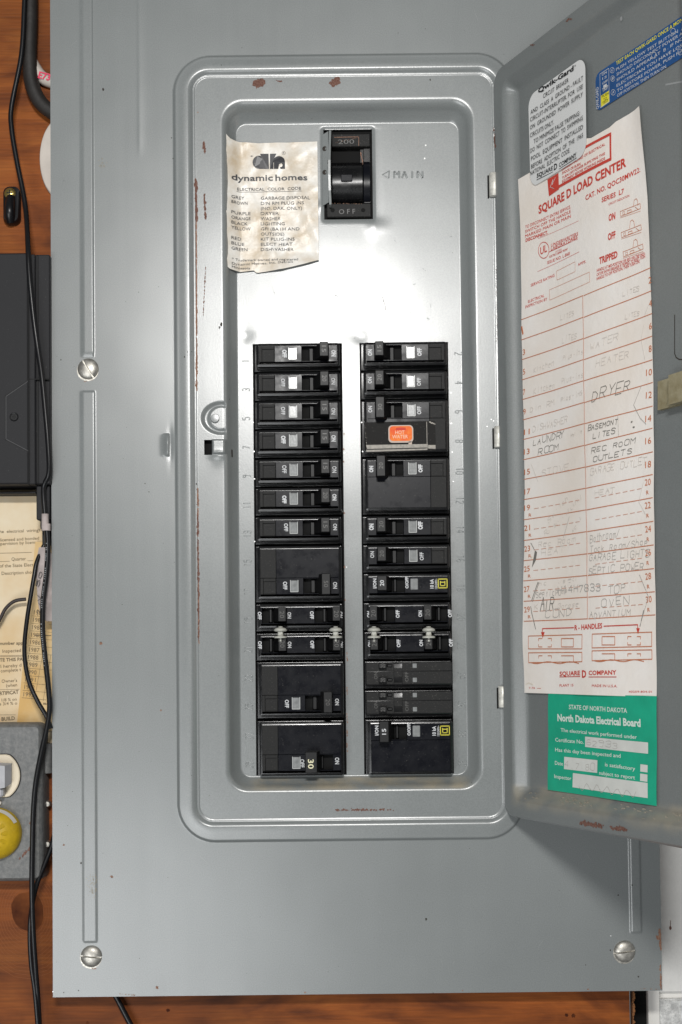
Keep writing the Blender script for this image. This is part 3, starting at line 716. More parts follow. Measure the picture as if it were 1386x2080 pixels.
dustband(M['paint'], (HZ0-o0[2]+2, HZ0-o0[2]+10, IZ0-o0[2]-6, IZ0-o0[2]+1), (HX0-o0[0]+20, HX0-o0[0]+60, HX1-o0[0]-50, HX1-o0[0]-10), .75)
dustband(M['doorpaint'], (-312.5-o0[2]+14, -312.5-o0[2]+34, -312.5-o0[2]+58, -312.5-o0[2]+72), (316-o0[0]+8, 316-o0[0]+24, 900, 1000), .42)
cover = bpy.data.objects.new('cover', me); C.objects.link(cover); cover.parent = panel
# enclosure behind
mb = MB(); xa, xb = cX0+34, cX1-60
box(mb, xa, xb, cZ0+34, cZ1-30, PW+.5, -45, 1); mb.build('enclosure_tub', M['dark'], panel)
sf0 = Flat(0)
class Cov:
    def __init__(s, off=0.): s.off = off
    def to(s, u, v):
        x, z = W(u, v, 0)
        for _ in range(3):
            h = float(height(np.array([[x]]), np.array([[z]]))[0, 0]); x, z = W(u, v, h)
        return x, z
    def pos(s, x, z, o=0.):
        return (x, float(height(np.array([[x]]), np.array([[z]]))[0, 0])+o+s.off, z)
cov = Cov()
# rust and chips on cover
random.seed(11)
mb = MB()
chips(mb, cov, 519, 168, 535, 168, 34, 4.6, 7.5, .3, asp=1.2); chips(mb, cov, 672, 169, 688, 165, 34, 4, 7, .3, asp=1.4); chips(mb, cov, 560, 163, 574, 166, 10, 1.5, 3, .3, asp=1.)
chips(mb, cov, 680, 1645, 800, 1645, 70, 1.8, 4.2, .3, asp=.75)
chips(mb, cov, 414, 292, 417, 312, 10, 2.4, 4, .3); chips(mb, cov, 415, 395, 418, 445, 26, 1.5, 4, .3)
chips(mb, cov, 418, 540, 413, 640, 40, .8, 2.2, .3); chips(mb, cov, 398, 365, 400, 450, 60, 1.8, 3.2, .3, asp=3)
chips(mb, cov, 402, 1040, 404, 1300, 120, 1.3, 2.6, .3, asp=3.2)
mb.build('rust_chips', M['rust'], panel)
mb = MB()
def wornline(u0, v0, u1, v1, wd):
    v = v0; pts = []
    while v < v1:
        t = (v-v0)/(v1-v0); pts.append((u0+(u1-u0)*t+random.gauss(0, .25), v)); v += 7
    for i in range(len(pts)-1):
        if random.random() < .9: ribbon(mb, cov, pts[i:i+2], wd*random.uniform(.45, 1.15), .25)
wornline(398.6, 366, 400.5, 800, 3.0); wornline(402.2, 992, 404.2, 1310, 2.8)
mb.build('rust_line', M['rustbright'], panel)
mb = MB()
chips(mb, cov, 399, 470, 400, 700, 90, 1.0, 2.2, .3, asp=4); chips(mb, cov, 400, 700, 399, 790, 30, 1.4, 2.6, .3, asp=3); chips(mb, cov, 402, 995, 403, 1050, 26, 1.4, 2.2, .3, asp=3)
chips(mb, cov, 240, 2018, 275, 2022, 14, 1.2, 3, .3, asp=.5); chips(mb, cov, 1340, 1890, 1342, 1930, 20, 2, 4, .3); chips(mb, cov, 1337, 1905, 1341, 1905, 14, 2, 6, .3, asp=1.2)
chips(mb, cov, 1341, 1960, 1343, 2008, 30, 1.2, 2.4, .3); chips(mb, cov, 1300, 2008, 1338, 2010, 12, 1, 2, .3, asp=.5)
chips(mb, cov, 170, 775, 190, 772, 8, 1, 2.2, .3, asp=.6); chips(mb, cov, 188, 1968, 198, 1966, 10, 1.4, 3, .3, asp=.6)
for v in (880, 910, 935, 1040, 1150, 1215): chips(mb, cov, 698+(v-880)*.008, v, 699+(v-880)*.008, v+4, 3, .8, 1.8, .3)
for v in (1325, 1395, 1450, 1480, 1510): chips(mb, cov, 705, v, 706, v+18, 9, .8, 1.8, .3)
mb.build('rust_edges', M['rustbright'], panel)
mb = MB()
for (u, v, r) in ((210, 182, 3.), (165, 1753, 2.6), (866, 1867, 2.6), (319, 2006, 3.2), (124, 731, 1.4), (375, 725, 1.6), (682, 601, 1.2), (450, 660, 3), (382, 715, 1.5), (780, 612, 1.8), (784, 628, 1.6), (295, 982, 1.2), (303, 999, 1.2), (205, 1306, 3),
                  (228, 1781, 2.4), (130, 2016, 1.4), (880, 2017, 1.4), (1297, 1984, 1.8), (1240, 1930, 1.5), (1190, 1960, 1.2), (874, 162, 2), (1256, 1818, 1.6), (1284, 1798, 1.6), (352, 322, 1.4), (349, 280, 1.2), (450, 132, 1.2), (160, 2012, 1.3)):
    blob(mb, cov, u, v, r*.8, r, .3, 0, 9, .3)
ribbon(mb, cov, [(777, 603), (780, 612), (785, 630)], 1.0, .3); ribbon(mb, cov, [(382, 722), (390, 714)], 1.2, .3); ribbon(mb, cov, [(471.5, 914), (472, 928)], 2.4, .3)
chips(mb, cov, 445, 668, 452, 655, 6, 1.4, 2.6, .3); chips(mb, cov, 399, 940, 401, 1090, 5, .7, 1.3, .3)
for k in range(110):
    blob(mb, cov, random.uniform(112, 1330), random.uniform(20, 2005), random.uniform(.3, .9), random.uniform(.3, .9), .3, 0, 6, .4)
mb.build('dark_specks', M['chipdark'], panel)
mb = MB()
for (u, v, r_) in ((228, 1781, 4), (130, 1716, 2.6), (319, 2006, 4), (327, 1443, 2.6), (205, 1307, 3.4), (620, 2016, 2.4), (402, 228, 1.6), (940, 2012, 2), (1195, 2009, 2.4)):
    blob(mb, cov, u, v, r_*.8, r_*.6, .32, 0, 9, .5)
mb.build('rust_speckle', M['rustbright'], panel)
mb = MB()
for k in range(46):
    u = random.uniform(115, 1240); v = random.uniform(20, 2005); L_ = random.uniform(4, 22); a = random.gauss(1.4, .5)
    ribbon(mb, cov, [(u, v), (u+L_*cos(a), v+L_*sin(a))], random.uniform(.25, .6), .25)
mb.build('scratch_marks', mat('pale_scratch', (.34, .35, .345), .5), panel)
mb = MB()
for k in range(26):
    u = random.uniform(500, 930); v = random.uniform(470, 690); L_ = random.uniform(2, 9); a = random.uniform(0, 3.1)
    if 461 < u < 650 and v < 560: continue
    ribbon(mb, cov, [(u, v), (u+L_*cos(a), v+L_*sin(a))], random.uniform(.4, 1.1), .25)
for (u, v) in ((862, 548), (871, 648), (685, 601), (560, 596)): chips(mb, cov, u-3, v-2, u+3, v+2, 7, .7, 1.6, .25, asp=1)
mb.build('scuff_marks', mat('grey_scuff', (.13, .135, .135), .6), panel)
mb = MB()
for k in range(22):
    blob(mb, cov, 1003+k*.15+random.uniform(-2, 2), 262+k*1.6, 1.6, 2.6, .3, 0, 7, .5)
for (u, v) in ((998, 852), (1003, 855), (990, 866), (865, 295), (863, 322), (1241, 1901), (108, 2014), (511, 742), (513, 790), (514, 858), (516, 917), (517, 973), (518, 1100), (700, 920), (704, 1152), (735, 858), (737, 917), (916, 798), (917, 860), (919, 918), (921, 978)):
    blob(mb, cov, u, v, 1.6, 1.4, .35, 0, 7, .4)
mb.build('bare_nicks', M['chiplight'], panel)
mb = MB()
for k in range(170):   # dust on the sloped bottom wall of the recess
    t = random.gauss(.5, .22)
    if 0 < t < 1: blob(mb, cov, 500+t*430, random.uniform(1583, 1603), random.uniform(.5, 1.5), random.uniform(.35, .8), .25, 0, 6, .4)
for k in range(60): blob(mb, cov, random.gauss(190, 5), random.gauss(1795, 14), random.uniform(.5, 1.5), random.uniform(.5, 1.5), .3, 0, 6, .4)
for k in range(24): blob(mb, cov, random.gauss(210, 4), random.gauss(335, 6), random.uniform(.5, 1.3), random.uniform(.5, 1.3), .3, 0, 6, .4)
o = mb.build('dust_patches', M['dust'], panel); o['kind'] = 'stuff'
# embossed numbers and MAIN
def embossed(name, s, a, b, h, r=1.0, parent=panel, base=PD, wd=1.0):
    sf = Flat(base); A = np.array(sf.to(*a)); B = np.array(sf.to(*b)); d = B-A; L = np.hypot(*d); d /= L; n = np.array([-d[1], d[0]]); cw = L/len(s)
    mb = MB()
    for i, ch in enumerate(s):
        for st in SG[ch].split():
            pts = []
            for k in range(0, len(st)-1, 2):
                x = int(st[k])/4*cw*.66; y = int(st[k+1])/6*h
                q = A+d*(i*cw+x)+n*y; hh = float(height(np.array([[q[0]]]), np.array([[q[1]]]))[0, 0])
                pts.append((q[0], hh-(.45 if r < 2 else .68)*r, q[1]))
            for k in range(len(pts)-1): tube(mb, [pts[k], pts[k+1]], r, 6, sub=1)
    o = mb.build(name, M['paint'], parent, True, 70); return o
for k in range(15):
    vc = 726+k*58.6; vr_ = 726+k*59.3
    n = 2*k+1; s = str(n); L = 7.5*len(s)
    uu = 507+(vc-726)*.009
    embossed('embossed_number', s, (uu, vc+6+L*.5), (uu, vc+6-L*.5), 15, 1.3)
    s = str(n+1); L = 7.5*len(s); uu = 924+(vr_-726)*.010
    embossed('embossed_number', s, (uu, vr_-8-L*.3), (uu, vr_-8+L*.7), 15, 1.3)
embossed('embossed_word', 'MAIN', (801, 362), (864, 362), 14.5, 3.3)
o = None
mb = MB(); t3 = [cov.to(*q) for q in ((777, 355), (791, 347), (790, 362))]
for i in range(3):
    a, b = t3[i], t3[(i+1) % 3]; tube(mb, [(a[0], PD-.3, a[1]), (b[0], PD-.3, b[1])], 1.3, 6, sub=1)
mb.build('embossed_arrow', M['paint'], panel, True, 70)
# screws
def cover_screw(u, v, ang, r=21.5):
    x, z = W(u, v, 3); mb = MB(); n = 40; a = radians(ang)
    prof = [(r, -1), (r, 1.5), (r*.96, 3.2), (r*.85, 5.2), (r*.65, 7.2), (r*.4, 8.4), (r*.15, 8.9)]
    # dome split by a real slot: two halves
    for sgn in (1, -1):
        L = []
        for rad, hh in prof:
            P = []
            for k in range(n+1):
                th = pi*k/n; px, pz = rad*cos(th), max(rad*sin(th), 1.6)
                P.append((px, pz*sgn))
            L.append([(x+p*cos(a)-q*sin(a), hh, z+p*sin(a)+q*cos(a)) for p, q in (P if sgn > 0 else P[::-1])])
        mb.loft(L, False, True)
    lathe(mb, x, 0, z, [(r-1, 0), (r-1, 2.2)], n=32)
    o = mb.build('cover_screw', M['steel'], panel, True, 40)
    mb = MB(); lathe(mb, x-1, -1, z-3, [(r+.6, 0), (r+.6, 1.4)], n=32); mb.build('screw_clip', M['steel'], o)
cover_screw(179, 749, -58+0); cover_screw(185.5, 1943, -5); cover_screw(1269.5, 1933, 8)
# catch rivet
x, z = W(437, 850, 3); mb = MB(); lathe(mb, x, -5, z, [(11, 0), (10.5, 4), (8.5, 4.4), (9, 9.5), (8, 11), (3, 11.4), (.2, 11.4)], n=28); mb.build('catch_rivet', M['paint'], panel, True, 40)
mb = MB(); box(mb, TX0-6, TX1+6, TZ0-6, TZ1+6, -44, -16, 1); mb.build('slot_void', M['dark'], panel)
# hinges and their shadow strips
for (ua, va, ub, vb) in ((990, 351, 1015, 398), (1000, 866, 1022, 908), (1009, 1394, 1031, 1437)):
    xa, za = W(ua+3, va, 12); xb, zb = W(ub, vb, 12)
    mb = MB(); n = 12; L = []
    cxh = (xa+xb)/2+1; rr0 = (xb-xa)/2
    for zz in (zb, zb+1, za-1, za):
        rad = rr0 if zz in (zb+1, za-1) else rr0-1
        L.append([(cxh+rad*cos(pi*k/n), 8+rad*.95*sin(pi*k/n), zz) for k in range(n+1)]+[(cxh-rad, 4, zz), (cxh+rad, 4, zz)])
    mb.loft(L, True, True); hg = mb.build('hinge', M['steel2'], panel, True, 50)
    mb = MB(); box(mb, xa-2, xa+1, zb-2, za-3, 2, 6, .5); mb.build('hinge_shadow_strip', M['dark'], hg)  # dark strip painted as the small shadow beside the hinge
# ---------------------------------------------------------------- main breaker
def wx_(u, v, p): return W(u, v, p)[0]
def wbx(q, u0, v0, u1, v1, p0, p1, b=.6, m=0, r=None):
    a = W(u0, (v0+v1)/2, p1); c = W(u1, (v0+v1)/2, p1); d = W((u0+u1)/2, v0, p1); e = W((u0+u1)/2, v1, p1)
    box(q, a[0], c[0], e[1], d[1], p0, p1, b, m, r)
mo = W(707, 355, -40)
mbk = empty('main_breaker', 'large black 200 amp main breaker in the top opening with curved ribbed handle', 'circuit breaker', (mo[0], -80, mo[1]))
mb = MB(); wbx(mb, 655, 258, 760, 450, -110, -72, 1); mb.build('breaker_body', M['dark'], mbk)
mb = MB(); wbx(mb, 674, 272, 752, 298, -80, -24, 1.5); mb.build('top_bar', M['matte'], mbk)
mb = MB(); wbx(mb, 664, 413, 754, 441, -80, -28, 1.5); mb.build('bottom_bar', M['matte'], mbk)
mb = MB(); wbx(mb, 739, 298, 753, 413, -80, -34, 1); wbx(mb, 731, 297, 740, 336, -80, -38, 1); mb.build('side_bar', M['plastic'], mbk)
mb = MB(); n = 26
def drum(u0, u1, va, vb, pc, r, nseg=26):
    xa = W(u0, 375, pc)[0]; xb = W(u1, 375, pc)[0]; za = W(700, vb, pc)[1]; zb = W(700, va, pc)[1]; zc = (za+zb)/2; hz = (zb-za)/2
    out = []
    for x in (xa, xa+1, xb-1, xb):
        k = .97 if x in (xa, xb) else 1
        out.append([(x, pc+r*k*sin(pi*(i/nseg)), zc+hz*k*cos(pi*i/nseg)) for i in range(nseg+1)]+[(x, pc-10, zc-hz), (x, pc-10, zc+hz)])
    return out
mb.loft(drum(675, 737, 332, 418, -50, 34), True, True); mb.build('switch_drum', M['plastic'], mbk, True, 40)
mb = MB(); mb.loft(drum(738, 752, 328, 424, -52, 34), True, True); mb.build('drum_side', M['gloss'], mbk, True, 40)
mb = MB(); wbx(mb, 693, 354, 716, 368, -30, -12.6, 1); mb.build('drum_window', M['gloss'], mbk)
mb = MB(); wbx(mb, 675, 300, 731, 340, -72, -62, 1); mb.build('drum_void', M['dark'], mbk)
mb = MB(); text(mb, Flat(-24), "200", (687, 293), (720, 292), 9, 0); mb.build('moulded_200', M['rate'], mbk)
mb = MB(); ribbon(mb, Flat(-24), [(680, 279), (728, 278)], 1.2, .3); ribbon(mb, Flat(-24), [(729, 279), (729, 296)], 1., .3); chips(mb, Flat(-24), 682, 290, 728, 279, 26, .6, 1.4, .3, asp=1); chips(mb, Flat(-28), 672, 413, 735, 414, 30, .6, 1.4, .3, asp=.8)
chips(mb, Flat(-38), 733, 310, 738, 336, 22, .8, 1.9, .8)
mb.build('grime', M['rustbright'], mbk)
mb = MB(); text(mb, Flat(-28), "O F F", (689, 435), (722, 434), 9.5, 0); mb.build('moulded_off', M['rate'], mbk)
for u in (676, 738):
    x, z = W(u, 427, -28); mb = MB(); lathe(mb, x, -30, z, [(4.4, 0), (4.4, 2.4)], n=16); mb.build('pin_hole', M['dark'], mbk)
# lockout flange: folded grey sheet on the left of the opening
mb = MB()
P1 = [(655, 274), (667, 268), (668, 412), (656, 418)]
q = [(*[W(u, v, PD+3)[0]], PD+3+(0 if i in (0, 3) else 4), W(u, v, PD+3)[1]) for i, (u, v) in enumerate(P1)]
mb.loft([[(a, b-2.5, c) for a, b, c in q], q])
ys = [(267, 4), (300, 9), (330, 13), (360, 13), (390, 8), (416, 0)]
L = []
for v, b_ in ys:
    xx, zz = W(671.5-b_*.25, v, -10); L.append([(xx-2.4, -34, zz), (xx+2.2, -34, zz), (xx+2.2+b_*.1, -8+b_, zz), (xx-2.4+b_*.1, -8+b_, zz)])
mb.loft(L, True, True)
mb.build('lockout_flange', M['paint'], panel, False)
mb = MB()
for (u, v) in ((660, 302), (660, 350)):
    x, z = W(u, v, PD+5); lathe(mb, x, PD+4, z, [(5, 0), (5, 1.6), (3.2, 1.8), (3, .9)], n=16)
chips(mb, Flat(-2), 666, 325, 669, 340, 10, 1, 2, 1)
mb.build('flange_holes', M['chipdark'], panel)
# ---------------------------------------------------------------- branch breakers
PITCHW = (OZ1-OZ0)/15.0*1.0065
def zt(k, h): return -k*PITCHW-h
class Loc:
    """lettering surface in a breaker's own frame (x right, z up from slot top)"""
    def __init__(s, p): s.p = p
    def to(s, u, v): return (u, v)
    def pos(s, x, z, o=0.): return (x, s.p+o, z)
def ltext(mb, sf, s, xc, zc, L, h, rot, bold=.035, m=0, stretch=True):
    """centre (xc,zc); rot -1 reads downward, +1 reads upward"""
    vs, fs = glyphs(s, bold)
    w0, w1 = vs[:, 0].min(), vs[:, 0].max(); sx = L/(w1-w0); sy = h/CAPH; out = []
    for x, y in vs:
        a = (x-w0)*sx-L/2; b = y*sy-h/2
        X, Z = (xc+b, zc-a) if rot < 0 else (xc-b, zc+a)
        if rot == 0: X, Z = xc+a, zc+b
        out.append(sf.pos(X, Z, .35))
    mb.add(out, fs, m)
PF = -8.0
def tray(mb, x0, x1, za, zb, chf=5.):
    """raised boss with a well; za top (below slot top), zb bottom"""
    z1, z0 = -za, -zb
    L = []
    for p, i in ((PD-8, 0), (PF-8, 0), (PF-4.5, .2), (PF-1.5, .8), (PF-.95, 2.2), (PF-.45, 3.9), (PF-.12, 5.2), (PF, 5.9), (PF, chf+1.0), (PF-18, chf+1.05)):
        L.append([(x, p, z) for x, z in rr(x0+i, x1-i, z0+i*1.0, z1-i*1.0, max(6-i, .4), 4)])
    mb.loft(L, False, True)
def plate(mb, x0, x1, za, zb, p1=PF, b=.45, m=0, p0=PF-20): box(mb, x0, x1, -zb, -za, p0, p1, b, m)
def make_breaker(kind, side, poles=1, org=(0, 0, 0), label='', opts=None):
    opts = opts or {}
    ORG0 = org
    root = empty('circuit_breaker', label, 'circuit breaker', org, 'circuit breakers in the two columns')
    mx_ = (lambda x: x) if side < 0 else (lambda x: (188 if kind != 'tandem' else 190)-x)
    def A(v):  # local -> absolute for the builder
        mb = v
        mb.v = [(x+org[0], p, z+org[2]) for x, p, z in mb.v]; return mb
    def pl(mb, xa, xb, za, zb, **k):
        xa, xb = sorted((mx_(xa), mx_(xb))); plate(mb, xa, xb, za, zb, **k)
    rot = -1 if side < 0 else 1
    H = PITCHW*poles
    wtot = opts.get('w', 183)
    mb = MB()
    stack(mb, 1.2, wtot-1.2, -H+.6, -.6, 3, [(-110, 0), (PD-4.5, 0), (PD-2.6, .7), (PD-1.6, 2.0), (PD-1.4, 3.2)], n=3)
    if kind == 'twin':
        stack(mb, 4, 181, -(H-7), -4.5, 3, [(PD-8, 0), (PF-6, 0), (PF-3.5, 2.6)], n=2)
    else:
        tray(mb, 8, 180, 4, H-8.5+2)
    A(mb).build('breaker_body', M['body'], root, True, 45)
    if kind != 'twin':
        q = MB(); q.poly([(13.5, PF-17.6, -9.5), (13.5, PF-17.6, -(H-12)), (174.5, PF-17.6, -(H-12)), (174.5, PF-17.6, -9.5)]); A(q).build('well_shade_sheet', M['dark'], root)  # added black sheet that puts shade into the slot floor
    zo = 0 if (side > 0 or poles == 1) else PITCHW    # strip holding the handle
    fa_, fb_ = 9.9, H-12.4+0.
    if kind == 'single':
        # matte block with a square pocket
        q = MB(); za, zb = zo+9.9, zo+43.0
        if poles == 2:
            if side < 0: pl(q, 13.9, 46, 9.9, zo+9.5)
            else: pl(q, 13.9, 46, 43.4, H-12.6)
        pl(q, 13.9, 20, za, zb); pl(q, 45, 46, za, zb); pl(q, 20, 45, za, zo+16.5); pl(q, 20, 45, zo+41.8, zb); pl(q, 20, 45, zo+16.4, zo+41.9, p1=PF-2.6)
        A(q).build('matte_end', M['matte'], root)
        q = MB(); x_on = 157.5
        off_pos = opts.get('off', False)
        s0, s1 = (101.5, 157.5)
        pl(q, 46.3, s0, za, zb); pl(q, s1, 174, za, zb); pl(q, s0, s1, za, za+1.2); pl(q, s0, s1, zb-1.5, zb)
        if poles == 2:
            if side < 0: pl(q, 46.3, 174, 9.9, zo+9.5)
            else: pl(q, 46.3, 174, 43.4, H-12.6)
        A(q).build('gloss_face', M['gloss'], root)
        # window
        q = MB(); pl(q, 75.5, 90.5, zo+14.5, zo+38, p1=PF+1.0, b=1.4); A(q).build('window', M['lens'], root)
        q = MB(); xa, xb = sorted((mx_(75.5), mx_(90.5)))
        for (a, b, c, d) in ((xa-.9, xa+.6, 14, 38.5), (xb-.6, xb+.9, 14, 38.5), (xa, xb, 37.2, 38.8)): plate(q, a, b, zo+c, zo+d, p1=PF+1.25, b=.3)
        A(q).build('window_frame', M['lens_edge'], root)
        # slot floor: rocker behind
        q = MB(); xa, xb = sorted((mx_(116), mx_(126))) if not off_pos else sorted((mx_(132), mx_(138)))
        plate(q, xa, xb, za+2, zb-2, p1=PF-13, b=2, p0=PF-20); A(q).build('rocker', M['handle'], root)
        # handle
        q = MB()
        ha, hb = (zo+9.0, zo+38.5) if poles == 1 else (zo+3.0, zo+45.5)
        if not off_pos:
            prof = [(125, PF-17), (132, PF-2), (138.5, PF+20), (139.5, PF+29), (140.3, PF+30), (155.6, PF+30), (156.6, PF+29), (157.2, PF-17)]
        else:
            prof = [(101.5, PF-17), (101.8, PF+29), (102.8, PF+30), (124.6, PF+30), (125.6, PF+29), (131, PF-2), (136, PF-17)]
        L = []
        for zz, ins in ((-ha, 1.0), (-ha-1.2, 0), (-hb+1.2, 0), (-hb, 1.0)):
            L.append([(mx_(x+(ins if i < len(prof)/2 else -ins)), p-ins*(1 if p > 0 else 0), zz) for i, (x, p) in enumerate(prof)])
        q.loft(L, True, True); hd = A(q).build('handle', M['handle'], root, False)
        q = MB(); rt = opts.get('amp', '20'); cx = mx_(148 if not off_pos else 113)
        if off_pos: ltext(q, Loc(PF+30), rt, cx, -(ha+hb)/2-3, 19, 11, rot, .012); A(q).build('amp_rating', M['cream_rate'], hd)
        else: ltext(q, Loc(PF+30), rt, cx, -(ha+hb)/2, 13, 8.5, rot, 0.); A(q).build('amp_rating', M['rate'], hd)
        q = MB(); j = random.uniform(-2.5, 2.5); bd = random.choice((.02, .03, .06)); hh_ = random.uniform(7.4, 8.6)
        ltext(q, Loc(PF), "OFF", mx_((97 if off_pos else 65)+j), -(zo+26+random.uniform(-2, 2)), 16.5, hh_, rot, bd); ltext(q, Loc(PF), "ON", mx_(166.5+j*.4), -(zo+25+random.uniform(-2, 2)), 13.5, hh_, rot, bd)
        A(q).build('print', M['white'], root)
        if poles == 1 or True:
            q = MB(); ltext(q, Loc(PF-2.6), opts.get('amp', '20'), mx_(32.5), -(zo+29), 11, 7.5, rot, 0.); A(q).build('moulded_mark', M['matte'], root)
    elif kind == 'new':
        q = MB(); za, zb = 9.9, 43.0
        plate(q, 14, 50, za, zb); plate(q, 87, 174, za, zb); plate(q, 50, 87, za, za+1.2); plate(q, 50, 87, zb-1.5, zb)
        if poles == 2: plate(q, 14, 174, 43.4, H-12.6)
        A(q).build('gloss_face', M['gloss'], root)
        q = MB(); plate(q, 98, 114, 13.5, 37, p1=PF+1., b=1.4); A(q).build('window', M['lens'], root)
        q = MB(); plate(q, 64, 71, za+2, zb-2, p1=PF-13, b=2); A(q).build('rocker', M['handle'], root)
        ha, hb = (9, 39) if poles == 1 else (3, 45.5)
        prof = [(30, PF-17), (30.4, PF+29), (31.4, PF+30), (48, PF+30), (49, PF+29), (54, PF+4), (62, PF-17)]
        q = MB(); L = []
        for zz, ins in ((-ha, 1.0), (-ha-1.2, 0), (-hb+1.2, 0), (-hb, 1.0)): L.append([(x+(ins if i < len(prof)/2 else -ins), p-ins*(1 if p > 0 else 0), zz) for i, (x, p) in enumerate(prof)])
        q.loft(L, True, True); hd = A(q).build('handle', M['handle'], root)
        q = MB(); ltext(q, Loc(PF+30), opts['amp'], 39.5, -24, 12, 8, 1, .015); A(q).build('amp_rating', M['white'], hd)
        q = MB(); ltext(q, Loc(PF), "I/ON", 25.5, -23, 20, 6.5, 1); ltext(q, Loc(PF), "O/OFF", 91, -22, 24, 6, 1); ltext(q, Loc(PF), "10 kA", 142, -25, 19, 7, 1, .03); ltext(q, Loc(PF), "120/240V~", 150.5, -25, 21, 4.6, 1, .01)
        A(q).build('print', M['white'], root)
        q = MB(); sf = Loc(PF); cx, cz = 164, -24.5
        def fr(r, wd): ribbon(q, sf, [(cx-r, cz-r), (cx+r, cz-r), (cx+r, cz+r), (cx-r, cz+r)], wd, .35, closed=True, local=True)
        fr(9, 1.8)
        ribbon(q, sf, [(cx-4.6, cz+4.6), (cx-4.6, cz-4.6), (cx+4.6, cz-4.6), (cx+4.6, cz+4.6)], 1.7, .35, local=True); ribbon(q, sf, [(cx-4.6, cz+2.6), (cx+4.6, cz+2.6)], 1.7, .36, local=True)
        A(q).build('square_logo', M['yellowprint'], root)
    elif kind == 'tandem':
        za, zb = 9.9, 43.0; q = MB()
        for a, b in ((14, 16.5), (66.5, 123.5), (176, 174)):
            if b > a: pl(q, a, b, za, zb)
        for a, b in ((16.5, 66.5), (123.5, 174)): pl(q, a, b, za, za+1.2); pl(q, a, b, zb-1.5, zb)
        A(q).build('gloss_face', M['gloss'], root)
        for hx in (51, 161):
            q = MB(); prof = [(hx-13, PF-17), (hx-5, PF), (hx-.5, PF+18), (hx, PF+22), (hx+14, PF+22), (hx+15, PF+21), (hx+15.4, PF-17)]
            L = []
            for zz, ins in ((-10, .8), (-11, 0), (-38, 0), (-39, .8)): L.append([(mx_(x+(ins if i < len(prof)/2 else -ins)), p-(ins if p > 0 else 0), zz) for i, (x, p) in enumerate(prof)])
            q.loft(L, True, True); hd = A(q).build('handle', M['handle'], root)
            q = MB(); ltext(q, Loc(PF+22), "20", mx_(hx+7), -25, 14, 9, rot, 0.); A(q).build('amp_rating', M['rate'], hd)
            q = MB(); xa, xb = sorted((mx_(hx-21), mx_(hx-14))); plate(q, xa, xb, za+2, zb-2, p1=PF-8, b=2); A(q).build('rocker', M['handle'], root)
        q = MB()
        for s, x in (("OFF", 11.5), ("ON", 72), ("OFF", 118), ("ON", 176.6)): ltext(q, Loc(PF), s, mx_(x), -26, 16 if s == "OFF" else 13, 7., rot)
        A(q).build('print', M['white'], root)
    elif kind == 'twin':
        q = MB(); pt = PF-3
        for i, z_ in enumerate((4.8, 23.2)):
            z2 = z_+(17.6 if i == 0 else 25.5)
            ya, yb = (z_+.6, z_+11.6) if i == 0 else (z_+11, z_+22)
            plate(q, 5.5, 62, z_, z2, p1=pt, b=.4); plate(q, 79, 180, z_, z2, p1=pt, b=.4)
            if i == 0: plate(q, 62, 79, yb, z2, p1=pt, b=.4)
            else: plate(q, 62, 79, z_, ya, p1=pt, b=.4); plate(q, 62, 79, yb, z2, p1=pt, b=.4)
            q2 = MB(); wa = ya+1
            q3 = MB(); plate(q3, 31, 47, ya, yb, p1=PF+9, b=1.2); plate(q3, 47, 60, ya+1, yb-1, p1=PF-1, b=3); hd = A(q3).build('handle', M['handle'], root)
            q3 = MB(); ltext(q3, Loc(PF+9), "20", 39, -(ya+yb)/2, 9, 8, 1, 0.); A(q3).build('amp_rating', M['rate'], hd)
            q3 = MB(); plate(q3, 100, 109, ya+1.5, yb, p1=pt+.6, b=.8); A(q3).build('window', M['lens'], root)
        A(q).build('front_half', M['matte'], root)
        q = MB(); ltext(q, Loc(pt), "OFF", 88, -34, 20, 7, 1, 0.); ltext(q, Loc(pt), "ON", 25, -31, 14, 7, 1, 0.); A(q).build('moulded_word', M['rate'], root)
    return root
def copy_tree(o, loc, label):
    r = o.copy(); C.objects.link(r); r.location = (loc[0]*U, -loc[1]*U, loc[2]*U); r['label'] = label; ORG[r.name] = loc
    for ch in list(o.children):
        c = ch.copy(); C.objects.link(c); c.parent = r
        for g in list(ch.children):
            d = g.copy(); C.objects.link(d); d.parent = c
    return r
def slot(side, k):
    return ((LX0 if side < 0 else QX0)+random.uniform(-.7, .7), -60.0, OZ1-k*PITCHW+random.uniform(-.5, .5))
random.seed(5)
Lw = LX1-LX0
firstL = make_breaker('single', -1, 1, slot(-1, 0), 'topmost black single pole breaker in the left column', {'amp': '15'})
ORD = ['topmost', 'second from top', 'third from top', 'fourth from top', 'fifth from top', 'sixth from top', 'seventh from top']
alt = None
for k, n in enumerate((3, 5, 7, 9, 11, 13), 1):
    lab = 'black single pole breaker, %s in the left column' % ORD[k] if k < 6 else 'black single pole breaker in the left column just above the first two pole breaker'
    if n in (3, 11):
        q = make_breaker('single', -1, 1, slot(-1, k), lab, {'amp': '20'})
    else: make_breaker('single', -1, 1, slot(-1, k), lab, {'amp': '15'})
make_breaker('single', -1, 2, slot(-1, 7), 'black two pole breaker in the left column directly above the tandem breakers', {'amp': '50'})
t19 = make_breaker('tandem', -1, 1, slot(-1, 9), 'left column tandem breaker with two handles above the spool ties')
t21 = copy_tree(t19, slot(-1, 10), 'left column tandem breaker with two handles below the spool ties')
make_breaker('single', -1, 2, slot(-1, 11), 'black two pole breaker in the left column, second from the bottom', {'amp': '20'})
make_breaker('single', -1, 2, slot(-1, 13), 'black two pole breaker at bottom left, handle thrown to OFF marked 30', {'amp': '30', 'off': True})
firstR = make_breaker('single', 1, 1, slot(1, 0), 'topmost black single pole breaker in the right column', {'amp': '15'})
make_breaker('single', 1, 1, slot(1, 1), 'black single pole breaker just above the one with the orange sticker')
